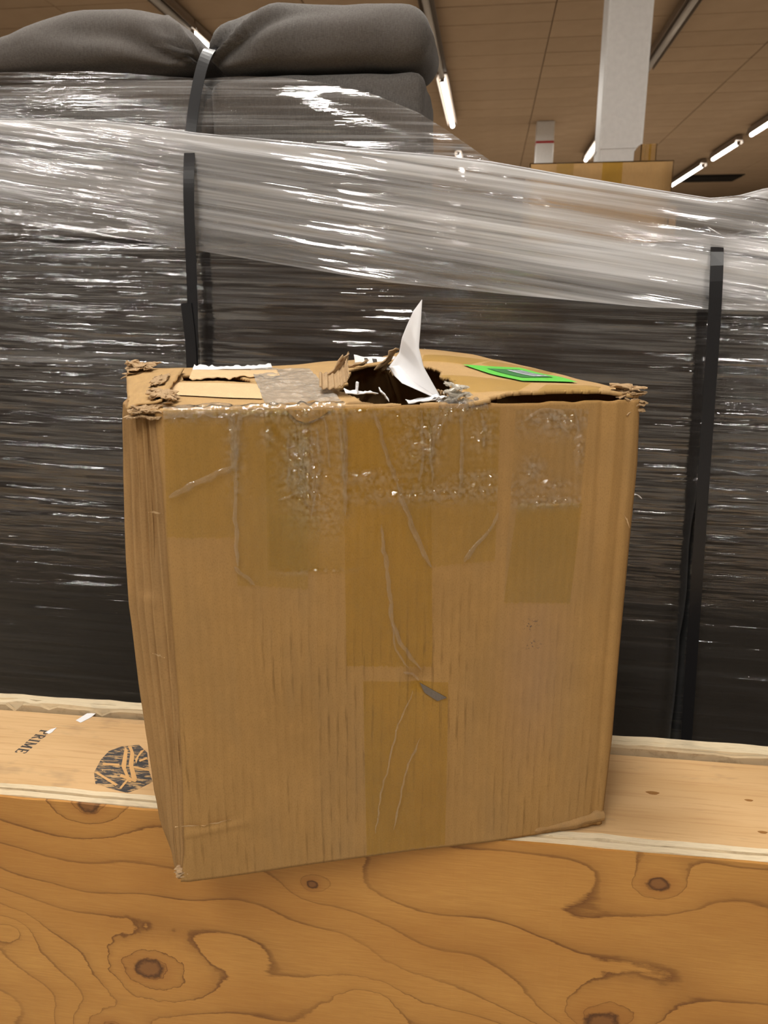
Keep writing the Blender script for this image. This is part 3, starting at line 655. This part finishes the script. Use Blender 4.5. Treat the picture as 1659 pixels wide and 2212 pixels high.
# the lid's height
def lid(u, v):
    r = sstep(.27, .33, u)
    h = .4545 + .0015*sstep(0, .1, v)
    h = h + r*(.0085-.0055*sstep(.40, .445, u)) * (1-.15*sstep(0, .3, v))
    h = h + .0135*np.exp(-((u-.32)/.085)**2)*sstep(.10, .40, v)
    h = h + .0035*np.exp(-((u-.20)/.05)**2)*sstep(.15, .33, v)
    h = h + .0006*vn(u*30, v*22, 0, 4)
    h = h - .003*sstep(.012, -.03, u)*sstep(.3, .1, v)
    return h
def lidpt(x, y):
    w = .458
    for _ in range(12):
        u, v = pw(x, y, w); w = .5*w+.5*float(lid(np.float64(u), np.float64(np.clip(v, 0, .42))))
    return pw(x, y, w)
umin = lambda v: -.004-.13*np.clip(v, 0, .33)
hole = np.array([(.180, .095), (.184, .05), (.197, .010), (.222, .004), (.262, .012), (.283, .05), (.296, .12), (.305, .22), (.285, .315), (.245, .325), (.215, .27), (.196, .19), (.188, .14)])
def inside(u, v, poly, jag=0.004, seed=3):
    uu = u+jag*fbm(u*70, v*60, 0, seed, 2); vv = v+jag*fbm(u*66, v*71, 5, seed+3, 2); r = np.zeros(u.shape, bool); j = len(poly)-1
    for i in range(len(poly)):
        (xi, yi), (xj, yj) = poly[i], poly[j]
        r ^= ((yi > vv) != (yj > vv)) & (uu < (xj-xi)*(vv-yi)/(yj-yi+1e-12)+xi); j = i
    return r
flapfn = lambda s, q: (s, q, lid(s, q))
def flapL(s, q): u = umin(q)+(.276-umin(q))*s; return u, q, lid(u, q)
slot = np.array([pw(393, 812, .456), pw(398, 822, .456), pw(470, 823, .456), pw(545, 826, .456), pw(540, 820, .456), pw(478, 809, .456), pw(440, 808, .456)])
uL = lambda s, q: umin(q)+(.276-umin(q))*s
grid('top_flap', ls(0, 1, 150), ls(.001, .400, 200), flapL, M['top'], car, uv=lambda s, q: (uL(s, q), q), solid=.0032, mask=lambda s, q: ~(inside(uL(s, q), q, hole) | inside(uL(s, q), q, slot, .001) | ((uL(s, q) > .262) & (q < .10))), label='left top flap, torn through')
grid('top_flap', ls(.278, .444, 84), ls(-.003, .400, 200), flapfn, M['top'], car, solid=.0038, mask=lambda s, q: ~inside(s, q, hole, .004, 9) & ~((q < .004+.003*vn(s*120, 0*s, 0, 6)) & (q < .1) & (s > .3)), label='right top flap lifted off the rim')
us0, vs0 = slot.mean(0)
grid('under_flap', ls(us0-.06, us0+.075, 12), ls(vs0-.06, vs0+.06, 12), lambda s, q: (s, q, 0*s+.4465), M['stainboard'], car, solid=.002, label='glue-stained inner flap seen through the tear')
# bared corrugation along the hole's back edge and a brown board bent into the hole
FP = np.array([lidpt(*p) for p in ((842, 797), (872, 806), (905, 822), (940, 836), (968, 842))]); fd = np.linspace(0, 1, len(FP))
def flute(s, q):
    u, v = np.interp(s, fd, FP[:, 0]), np.interp(s, fd, FP[:, 1]); return u, v-.004+.006*q, lid(u, v)-.0042+.0026*np.sin(s*2*math.pi*15)+.0008*vn(s*30, q*2, 0, 4)
grid('bared_flute', ls(0, 1, 180), ls(0, 1, 3), flute, M['torn'], car, solid=.0005, off=0, label='wavy bared corrugation at the hole edge')
def bent(s, q):
    u = .176+.030*q+.010*s*q; v = .035+.11*s; return u+.003*vn(s*5, q*2, 0, 3), v, lid(u, v)-.004-.030*q**1.3+.003*vn(s*6, q*3, 0, 8)
grid('bent_board', ls(0, 1, 20), ls(0, 1, 12), bent, M['inner'], car, solid=.002, label='brown board bent down into the hole')
# curled corrugated shred by the hole
def curl(s, q):
    A = np.array(pf(700, 845, .06)); u0, w0 = A
    ang = -.5+1.9*s; R = .017
    u = u0+.004+R*np.sin(ang)*1.1+.008*q; w = w0+.010-R*np.cos(ang)*.75+R*.35+.012*q*(.5+.5*s)
    v = .055+.075*q+0*s
    f = .0010*np.sin(s*2*math.pi*6); return u+f*.4, v, w+f
grid('torn_shred', ls(0, 1, 70), ls(0, 1, 12), curl, M['torn'], car, solid=.0008, label='curled strip of bared corrugation')
def shred(px, py, v, L, wd, lean, seed, mat, label=None, parent=car):
    u0, w0 = pf(px, py, v); rs = np.random.RandomState(seed)
    def fn(s, q):
        k = wd*(1-.55*s)*(q-.5); return u0+lean[0]*L*s+k*.8+.002*vn(s*5, q*3, 0, seed), v+lean[1]*L*s+k*.6, w0+lean[2]*L*s+.003*vn(s*4+3, q*4, 0, seed+1)
    return grid('torn_shred', ls(0, 1, 14), ls(0, 1, 8), fn, mat, parent, solid=.0012, label=label)
shred(715, 812, .12, .024, .016, (.6, .1, .85), 1, M['torn']); shred(738, 795, .13, .016, .006, (.45, .0, .9), 2, M['torn'])
shred(752, 792, .30, .026, .010, (.9, 0, .25), 3, M['torn']); shred(820, 800, .30, .04, .022, (.5, -.2, .7), 4, M['torn'], 'brown torn stub')
for i, (px, py, L, ln) in enumerate(((745, 846, .030, (.95, .1, -.12)), (770, 850, .008, (.1, 0, 1)), (838, 866, .014, (-.5, 0, .6)), (880, 870, .030, (.95, 0, .12)), (925, 866, .018, (.9, 0, .2)))):
    u0, w0 = pf(px, py, .012)
    def fn(s, q, u0=u0, w0=w0, L=L, ln=ln, i=i):
        k = .006*(q-.5)*(1-.6*s); return u0+ln[0]*L*s, .008+.012*q+0*s, np.maximum(w0+ln[2]*L*s, .4545)+.0012+.0018*vn(s*6, q*3, 0, i)
    grid('torn_liner', ls(0, 1, 12), ls(0, 1, 5), fn, M['liner'], car, solid=.0008, label='white torn paper edge' if i == 0 else None)
# white torn liner along the back of the left flap
def lb(s, q):
    u = .028+.098*s; qq = q*(.72+.22*vn(s*26, 0*s, 0, 5)); return u, .345+.05*qq, lid(u, .37)+.0022+.0035*qq*(1-.4*s)+.0010*vn(u*60, q*3, 0, 21)
grid('torn_liner', ls(0, 1, 60), ls(0, 1, 6), lb, M['liner'], car, solid=.0010)
def lb2(s, q):
    u = .03+.10*s; q0 = np.clip(.10+.22*(vn(s*9, 0*s, 0, 8)+.4*vn(s*23, 0*s, 1, 8)), 0, .5); qq = q0+(1-q0)*q; return u, .22+.10*qq, lid(u, .3)+.0012+.003*np.sin(qq*2.2)*(1-.5*s)
grid('torn_shred', ls(0, 1, 50), ls(0, 1, 10), lb2, M['cream'], car, solid=.001, label='pale peeled paper layer')
# cream paper tape strip along the front of the left flap
uvq = [lidpt(*p) for p in ((352, 856), (566, 864), (560, 832), (356, 828))]
def quad(P, S, Q): P = np.array(P); return (P[0]*(1-S)[..., None]+P[1]*S[..., None])*(1-Q)[..., None]+(P[3]*(1-S)[..., None]+P[2]*S[..., None])*Q[..., None]
def onlid(P, dz, nz=.0):
    def fn(s, q): X = quad(P, s, q); return X[..., 0], X[..., 1], lid(X[..., 0], X[..., 1])+dz+nz*fbm(X[..., 0]*90, X[..., 1]*60, 0, 3, 3)
    return fn
grid('paper_tape', ls(0, 1, 24), ls(0, 1, 8), onlid(uvq, .0012), M['cream'], car, uv=lambda s, q: (s*.1, q*.05), label='pale cream paper tape strip')
P = [lidpt(*p) for p in ((572, 876), (738, 870), (668, 800), (540, 797))]
grid('clear_tape', ls(0, 1, 70), ls(0, 1, 70), onlid(P, .0022, .0012), M['tape_top'], car, uv=lambda s, q: (s*.08, q*.2), col=lambda V, s, q: .55+.45*vn(s*4, q*5, 0, 2), label='wrinkled clear tape over the top edge')
# amber tape strips on the right flap
for k, pp in enumerate(([(915, 768), (1060, 780), (1010, 790), (912, 782)], [(1060, 781), (1200, 806), (1180, 812), (1040, 788)], [(950, 812), (1150, 828), (1120, 846), (1012, 850)], [(1180, 832), (1300, 838), (1290, 846), (1160, 846)])):
    P = [lidpt(*p) for p in pp][::-1]
    grid('tape', ls(0, 1, 16), ls(0, 1, 10), onlid(P, .0009), M['tape_lid'], car, uv=lambda s, q: (s*.08, q*.2), col=lambda V, s, q: 0*s+.05)
# green label
lab_px = [(1000, 790), (1122, 797), (1248, 829), (1128, 826)]
LP = [lidpt(*p) for p in lab_px]; LP = [LP[0], LP[3], LP[2], LP[1]]
lab = grid('shipping_label', ls(0, 1, 14), ls(0, 1, 14), onlid(LP, .0016), M['green'], car, label='bright green sticker with dark print on the right flap')
def sub(P, a, b, c_, d):
    f = lambda s, q: tuple(quad(P, np.array([s]), np.array([q]))[0]); return [f(a, c_), f(b, c_), f(b, d), f(a, d)]
grid('label_print', ls(0, 1, 12), ls(0, 1, 12), onlid(sub(LP, .20, .80, .24, .80), .0021), M['darkgreen'], lab)
grid('label_text', ls(0, 1, 12), ls(0, 1, 12), onlid(sub(LP, .30, .76, .50, .76), .0026), M['labelwhite'], lab)
for k in range(4): grid('text_line', ls(0, 1, 6), ls(0, 1, 3), onlid(sub(LP, .33, .75-.05*(k % 2), .55+k*.065, .575+k*.065), .0030), M['greytext'], lab)
# small white barcode label at the back of the hole
bl = grid('barcode_label', ls(0, 1, 14), ls(0, 1, 10), lambda s, q: (pf(770, 785, .33)[0]+.055*s, .33+.02*q+.004*vn(s*3, q*2, 0, 2), pf(800, 786, .33)[1]-.006+.015*q+.003*vn(s*4, q*3, 0, 6)), M['paper'], car, solid=.0004, label='crumpled white label with black marks')
for a in ((.22, .30, .55, .72), (.42, .52, .50, .85), (.46, .54, .28, .44), (.24, .27, .30, .5)):
    u0 = pf(770, 785, .33)[0]; wz = pf(800, 786, .33)[1]
    grid('barcode_mark', ls(a[0], a[1], 3), ls(a[2], a[3], 3), lambda s, q: (u0+.055*s, .33+.02*q+.004*vn(s*3, q*2, 0, 2)-.0012, wz-.006+.015*q+.003*vn(s*4, q*3, 0, 6)), M['ink'], bl, solid=.0003)
# crushed corners
def crumple(name, cx, cy, cz, rx, ry, rz_, seed, mat, amp=.45, label=None, parent=car, folds=4):
    def fn(a, q):
        ph = a*folds; k = np.floor(ph); t = ph-k; x = np.where(k % 2 == 0, t, 1-t)*2-1; x = np.sign(x)*np.abs(x)**.8
        z = (a*2-1)+.35*np.sin(t*math.pi)*np.where(k % 2 == 0, 1, -1)*.4; y = (q*2-1)*(1-.25*np.abs(vn(a*3, q, 0, seed+4)))
        n1 = [vn(x*1.5+seed, y*1.6, a*5, seed+m) for m in range(3)]; n2 = [1-2*np.abs(vn(x*3.1, y*3.7+seed, a*9, seed+5+m)) for m in range(3)]
        rag = .22*vn(y*6, a*7, 0, seed+9)*np.abs(x)
        return cx+rx*(x*.8+.35*n1[0]+.16*n2[0]+rag), cy+ry*(y*.85+.25*n1[1]+.12*n2[1]), cz+rz_*(z*.8+.40*n1[2]+.22*n2[2])
    return grid(name, ls(0, 1, folds*13+1), ls(0, 1, 18), fn, mat, parent, uv=lambda a, q: (a*.06, q*.03), solid=.0009, off=0, smooth=False, label=label)
a, b = pf(312, 886, .004); crumple('crushed_corner', a, .006, b-.002, .014, .012, .0065, 3, M['torn'], .5, 'greyish crumpled corner, front left')
a, b = pf(300, 800, .30); crumple('crushed_corner', a+.002, .31, b, .019, .03, .0095, 8, M['torn'], .5, 'greyish crumpled corner, back left')
a, b = pf(352, 860, .05); crumple('crushed_corner', a, .045, b+.0015, .012, .034, .005, 12, M['torn'], .6)
a, b = pf(345, 828, .16); crumple('crushed_corner', a, .16, b+.0022, .007, .06, .004, 15, M['torn'], .6)
a, b = pf(1372, 880, .006); crumple('crushed_corner', a-.002, .008, b, .010, .010, .0085, 21, M['torn'], .5, 'ragged crushed corner, front right')
a, b = pf(1375, 848, .01); crumple('crushed_corner', a-.006, .014, b+.001, .016, .014, .0055, 25, M['torn'], .6)
a, b = pf(392, 1893, 0); crumple('crushed_corner', a+.002, .004, b+.002, .008, .007, .0045, 31, M['torn'], .5, 'scuffed grey lower corner, front left')
# faces at left end of the top
def endfacet(s, q):
    w = .4565-.002*s; v = .012+.30*q; u = .020+(umin(v)-.002-.020)*s-.0007*vn(q*6, s*3, 0, 4); return u, v+0*s, lid(.0, v)+.0038-.007*s**2+.0030*np.abs(vn(q*9, s*1.2, 0, 9))+.0012*np.abs(vn(q*25, s*3, 0, 12))
grid('folded_edge', ls(0, 1, 16), ls(0, 1, 40), endfacet, M['top'], car, solid=.0015, label='creased pale board at the left end of the top')
# rolled bottom edge, lower right
def roll(s, q):
    A, B = pf(1060, 1812), pf(1300, 1768); r = .0012+.0055*sstep(0, .7, s)+.001*vn(s*12, 0*s, 0, 3); a = q*2*math.pi
    u = A[0]+(B[0]-A[0])*s; w = .0065*s+.0045+.004*sstep(.6, 1, s)
    return u+0*q, .001-r*.8*np.cos(a)-.002*s, w+r*np.sin(a)*(1+.25*vn(s*16, q*4, 0, 6))
grid('rolled_edge', ls(0, 1, 50), ls(0, 1, 14), roll, M['side'], car, label='rolled, crumpled lower edge at the right')
# tape on the front --------------------------------------------------------
SPARK = [(660, 1000, 40, 95, 1.0), (905, 950, 45, 70, .8), (1040, 930, 35, 40, .7), (1200, 905, 70, 30, 1.0), (1250, 960, 12, 50, .7), (1150, 1010, 22, 25, .9), (640, 890, 300, 14, .9), (960, 890, 110, 18, .8),
         (800, 1028, 60, 14, .8), (960, 1060, 220, 20, .85), (1180, 1080, 90, 13, .9), (1190, 1045, 40, 12, .7), (700, 1090, 40, 60, .6), (680, 1232, 60, 5, .7), (1030, 1025, 60, 10, .8), (575, 940, 14, 20, .7), (735, 980, 12, 110, .6), (505, 950, 18, 100, .6), (930, 930, 22, 60, .7)]
SP = [(*pf(x, y), sx*.44/960, sy*.44/960, a) for x, y, sx, sy, a in SPARK]
def spark(u, w):
    r = 0*u
    for a, b, sx, sy, k in SP: r = np.maximum(r, k*np.exp(-((u-a)/sx)**2-((w-b)/sy)**2))
    return np.clip(r, 0, 1)
def fronttape(px, mat, lift, seed, ex=None, label=None):
    Q = np.array([pf(*p) for p in px]); Q = Q[[3, 2, 1, 0]]
    L = max(np.linalg.norm(Q[0]-Q[1]), .01); Hh = np.linalg.norm(Q[0]-Q[3])
    def fn(s, q):
        X = quad(Q, s, q); u, w = X[..., 0], X[..., 1]
        jag = .0012*vn(s*90, 0*s, 0, seed)*sstep(.02, 0, q)
        return u, fdisp(u, w)-lift-.0038*spark(u, w)*np.abs(fbm(u*190, w*150, 0, seed, 2)), w+jag
    return grid('tape', ls(0, 1, max(10, int(L/.0010))), ls(0, 1, max(10, int(Hh/.0011))), fn, mat, car, uv=lambda s, q: (quad(Q, s, q)[..., 0], quad(Q, s, q)[..., 1]),
                col=lambda V, s, q: spark(V[:, 0], V[:, 2]), label=label)
fronttape([(354, 884), (502, 884), (508, 1160), (360, 1160)], M['tape'], .0006, 1)
fronttape([(498, 884), (668, 884), (664, 1270), (513, 1262)], M['tape'], .0009, 2)
fronttape([(572, 882), (742, 882), (742, 1232), (578, 1228)], M['tape'], .0013, 3)
fronttape([(738, 880), (928, 880), (932, 1437), (748, 1437)], M['tape_deep'], .0008, 4, label='deep amber tape strip down the middle')
fronttape([(924, 880), (1078, 880), (1066, 1208), (930, 1220)], M['tape'], .0011, 5)
fronttape([(1112, 882), (1270, 882), (1230, 1300), (1084, 1298)], M['tape_clear'], .0006, 6)
fronttape([(1115, 1085), (1255, 1085), (1228, 1300), (1085, 1298)], M['tape'], .0009, 16)
fronttape([(784, 1470), (966, 1470), (960, 1822), (792, 1848)], M['tape_deep'], .0006, 7, label='amber tape strip on the lower middle')
fronttape([(580, 1108), (690, 1112), (688, 1228), (582, 1222)], M['tape'], .0017, 8)
# raised wrinkles in the tape
def ridge(px, wd, ht, seed, mat='ridge'):
    P = np.array([pf(*p) for p in px]); d = np.r_[0, np.cumsum(np.linalg.norm(np.diff(P, axis=0), axis=1))]; n_ = max(8, int(d[-1]/.002)); s = np.linspace(0, d[-1], n_)
    X = np.stack([np.interp(s, d, P[:, k]) for k in (0, 1)], 1); T = np.gradient(X, axis=0); T /= np.linalg.norm(T, axis=1, keepdims=True); Nn = np.stack([-T[:, 1], T[:, 0]], 1)
    X = X+Nn*(.0009*vn(s*130, 0*s, 0, seed))[:, None]
    V = []; prof = [(-1, .0015), (-.45, .0021+ht*.6), (-.05, .002+ht), (.2, .0018+ht*.45), (.55, .002+ht*.75), (1, .0015)]
    tp = np.sqrt(np.clip(np.minimum(s, d[-1]-s)/(.12*d[-1]+1e-6), .08, 1))
    for k, h in prof:
        wv = wd*.55*tp*(1+.3*vn(s*160, 0*s+k, 0, seed+1)); Y = X+Nn*(k*wv)[:, None]
        V.append(np.stack([Y[:, 0], fdisp(Y[:, 0], Y[:, 1])-(h*(.55+.45*tp)+.0006*vn(s*300, 0*s+k*3, 0, seed+2)), Y[:, 1]], 1))
    m_ = len(prof); V = np.concatenate(V); Fc = [(a*n_+i, (a+1)*n_+i, (a+1)*n_+i+1, a*n_+i+1) for a in range(m_-1) for i in range(n_-1)]
    mobj('tape_wrinkle', V, Fc, M[mat], car, uv=V[:, [0, 2]], smooth=True, col=np.full(len(V), .25))
for i, (pl, wd, ht) in enumerate((([(500, 892), (506, 940), (505, 1010)], .0058, .0020), ([(520, 890), (512, 950), (509, 1010)], .004, .0016), ([(366, 1074), (430, 1040), (503, 1006)], .0058, .0026), ([(509, 1010), (508, 1120), (514, 1222)], .0030, .0008),
        ([(742, 890), (745, 1000), (742, 1110)], .0038, .0018), ([(728, 890), (737, 960), (741, 1040)], .0026, .0014), ([(808, 892), (832, 970), (856, 1050)], .0036, .0018), ([(856, 1050), (890, 1140), (930, 1222)], .0046, .0020), ([(820, 1130), (836, 1240), (846, 1340), (868, 1395), (906, 1444)], .0038, .0014),
        ([(846, 1340), (852, 1400), (880, 1440)], .0022, .0008), ([(994, 888), (997, 980), (990, 1052)], .0034, .0012), ([(907, 888), (910, 980), (904, 1036)], .0026, .0014), ([(922, 890), (926, 970), (932, 1040)], .0022, .0012), ([(1000, 1210), (1030, 1170), (1060, 1135), (1073, 1105)], .0034, .0012), ([(997, 1205), (1022, 1172), (1048, 1150)], .0016, .0008),
        ([(507, 1222), (528, 1242), (549, 1262)], .0032, .0016), ([(505, 905), (470, 890), (440, 884)], .0030, .0014), ([(515, 905), (550, 888), (580, 884)], .003, .0014), ([(620, 930), (625, 1000), (618, 1042)], .0022, .0014), ([(636, 920), (641, 990), (648, 1030), (640, 1050)], .0018, .0012), ([(656, 930), (655, 990), (662, 1060)], .0020, .0014), ([(668, 925), (676, 1000), (672, 1080)], .0022, .0014),
        ([(684, 920), (688, 990), (682, 1060), (672, 1120)], .0026, .0014), ([(700, 900), (705, 960), (712, 1010)], .0022, .0012), ([(617, 1040), (630, 1010), (640, 990)], .0018, .001), ([(648, 1052), (660, 1085), (672, 1100)], .0016, .001), ([(948, 888), (936, 930), (930, 990)], .0028, .0014), ([(965, 885), (950, 920), (940, 950)], .0022, .0012), ([(1035, 890), (1045, 930), (1040, 965)], .0026, .0014),
        ([(1130, 905), (1165, 888), (1200, 884)], .0030, .0014), ([(1180, 890), (1210, 915), (1225, 935)], .0030, .0014), ([(1240, 890), (1248, 930), (1236, 950)], .0026, .0012), ([(1205, 888), (1222, 905), (1246, 925)], .0022, .0012), ([(810, 1800), (825, 1700), (860, 1560), (890, 1490)], .0018, .0005), ([(850, 1790), (875, 1660), (905, 1590)], .0018, .0005), ([(870, 1448), (890, 1452), (905, 1470)], .003, .001),
        ([(600, 1078), (640, 1062), (668, 1054)], .0022, .0008))):
    ridge(pl, wd, ht, 40+i*3)
# clear tape lump at the hole's right end, and a bridge over the rim
a, b = pf(985, 852, .012); crumple('crumpled_tape', a, .012, b+.002, .012, .010, .0075, 44, M['tape_top'], .55, 'shiny wad of crumpled clear tape')
for px0, px1, k in (((945, 862), (1010, 872), 1), ((560, 872), (745, 874), 2), ((352, 876), (560, 874), 3), ((1000, 868), (1052, 880), 4)):
    A, B = pf(*px0), pf(*px1)
    def fn(s, q, A=A, B=B, k=k):
        u = A[0]+(B[0]-A[0])*s; a_ = (q-.25)*1.9; base = H+.002+.0018*vn(s*12, q*3, 0, k)
        return u+0*q, np.where(q < .35, -.0030+0*q, -.0030+.024*(q-.35))+.0012*vn(s*30, q*9, 0, k+3), np.where(q < .35, base-.006*(.35-q)/.35, base+.0016*sstep(.35, .5, q))
    grid('clear_tape', ls(0, 1, 60), ls(0, 1, 16), fn, M['ridge'], car, uv=lambda s, q: (s*.1, q*.05), col=lambda V, s, q: .8+0*s)
# front top edge: buckled lip at the left, half-round patch
a = [pf(*p) for p in ((616, 884), (640, 905), (660, 912), (690, 900), (712, 884))]
V = [(u, float(fdisp(np.float64(u), np.float64(w)))-.0022, w) for u, w in a]; mobj('torn_patch', V+[(x, y+.0012, z) for x, y, z in V], [(0, 1, 2, 3, 4), (9, 8, 7, 6, 5)]+[(i, 5+i, 5+(i+1) % 5, (i+1) % 5) for i in range(5)], M['front'], car, uv=[(x, z) for x, y, z in V]*2)
for i, pl in enumerate(([(612, 888), (630, 905), (648, 914)], [(648, 914), (676, 910), (700, 898)])): ridge(pl, .0022, .0006, 90+i)
# puncture: grey triangle of board pushed out
tri = [pf(*p) for p in ((905, 1472), (962, 1502), (942, 1509), (915, 1492))]
V = [(u, float(fdisp(np.float64(u), np.float64(w)))-(.0018 if k else .0035), w) for k, (u, w) in enumerate(tri)]
mobj('punctured_flap', V+[(x, y+.0014, z) for x, y, z in V], [(0, 3, 2, 1), (4, 5, 6, 7)]+[(i, (i+1) % 4, 4+(i+1) % 4, 4+i) for i in range(4)], M['grime'], car, uv=[(x, z) for x, y, z in V]*2, label='small grey triangular tear')
# nicks
for i, (p0, p1) in enumerate((((378, 1782), (440, 1778)), ((440, 1778), (500, 1766)), ((320, 1104), (352, 1108)), ((330, 1408), (356, 1418)), ((1395-50, 1110), (1360, 1140)))):
    A, B = pf(*p0), pf(*p1)
    def fn(s, q, A=A, B=B, i=i):
        u = A[0]+(B[0]-A[0])*s; w = A[1]+(B[1]-A[1])*s+(q-.5)*.0022*np.sin(s*3.14)+.0007*vn(s*8, 0*s, 0, i); return u, fdisp(u, w)-.0008-.0012*q, w
    grid('board_nick', ls(0, 1, 16), ls(0, 1, 4), fn, M['cream'], car)
# curled paper tag on the right edge
uT, wT = pf(1368, 1076, .0)
grid('paper_curl', ls(0, 1, 12), ls(0, 1, 4), lambda s, q: (uT+.0005+.011*s, .004+.006*q+0*s, wT+.0012-.0045*s**2.2+.002*np.sin(s*2.5)), M['liner'], car, solid=.0004, label='tiny curled white paper strip on the right edge')

# ------------------------------------------------------------------ torn white paper sticking out of the hole
pap = thing('torn_paper', 'white horn-shaped torn paper standing out of the hole in the carton top', 'paper', tuple(BO+UX*.25+VX*.04+np.array([0, 0, H])), BTH)
Lp = [(840, 792), (862, 762), (868, 730), (880, 700), (893, 672), (911, 647)]; Rp = [(958, 868), (935, 828), (915, 792), (905, 750), (909, 700), (912, 648)]
tt = ls(0, 1, len(Lp))
def papfn(s, q):
    lx, ly = np.interp(q, tt, [p[0] for p in Lp]), np.interp(q, tt, [p[1] for p in Lp]); rx, ry = np.interp(q, tt, [p[0] for p in Rp]), np.interp(q, tt, [p[1] for p in Rp])
    X = lx+(rx-lx)*s; Yp = ly+(ry-ly)*s; bow = .012*np.sin(s*math.pi)*(1-q)
    U, Vv, Ww = np.zeros_like(s), np.zeros_like(s), np.zeros_like(s)
    for i in np.ndindex(s.shape):
        v = .030+.045*(1-s[i])*(1-q[i])+.02*q[i]-bow[i]; u, w = pf(X[i], Yp[i], v); U[i], Vv[i], Ww[i] = u-.25, v-.04, w-H
    return U, Vv, Ww
grid('sheet', ls(0, 1, 24), ls(0, 1, 40), papfn, M['paper'], pap, solid=.0004)
Lq = [(840, 792), (852, 812), (868, 828)]; Rq = [(862, 790), (900, 828), (958, 868)]
def fold(s, q):
    t3 = ls(0, 1, 3); lx, ly = np.interp(q, t3, [p[0] for p in Lq]), np.interp(q, t3, [p[1] for p in Lq]); rx, ry = np.interp(q, t3, [p[0] for p in Rq]), np.interp(q, t3, [p[1] for p in Rq])
    U, Vv, Ww = np.zeros_like(s), np.zeros_like(s), np.zeros_like(s)
    for i in np.ndindex(s.shape):
        v = .068-.040*q[i]-.012*np.sin(s[i]*3.14); u, w = pf(lx[i]+(rx[i]-lx[i])*s[i], ly[i]+(ry[i]-ly[i])*s[i], v); U[i], Vv[i], Ww[i] = u-.25, v-.04, w-H
    return U, Vv, Ww
grid('folded_corner', ls(0, 1, 10), ls(0, 1, 14), fold, M['paper'], pap, solid=.0004)
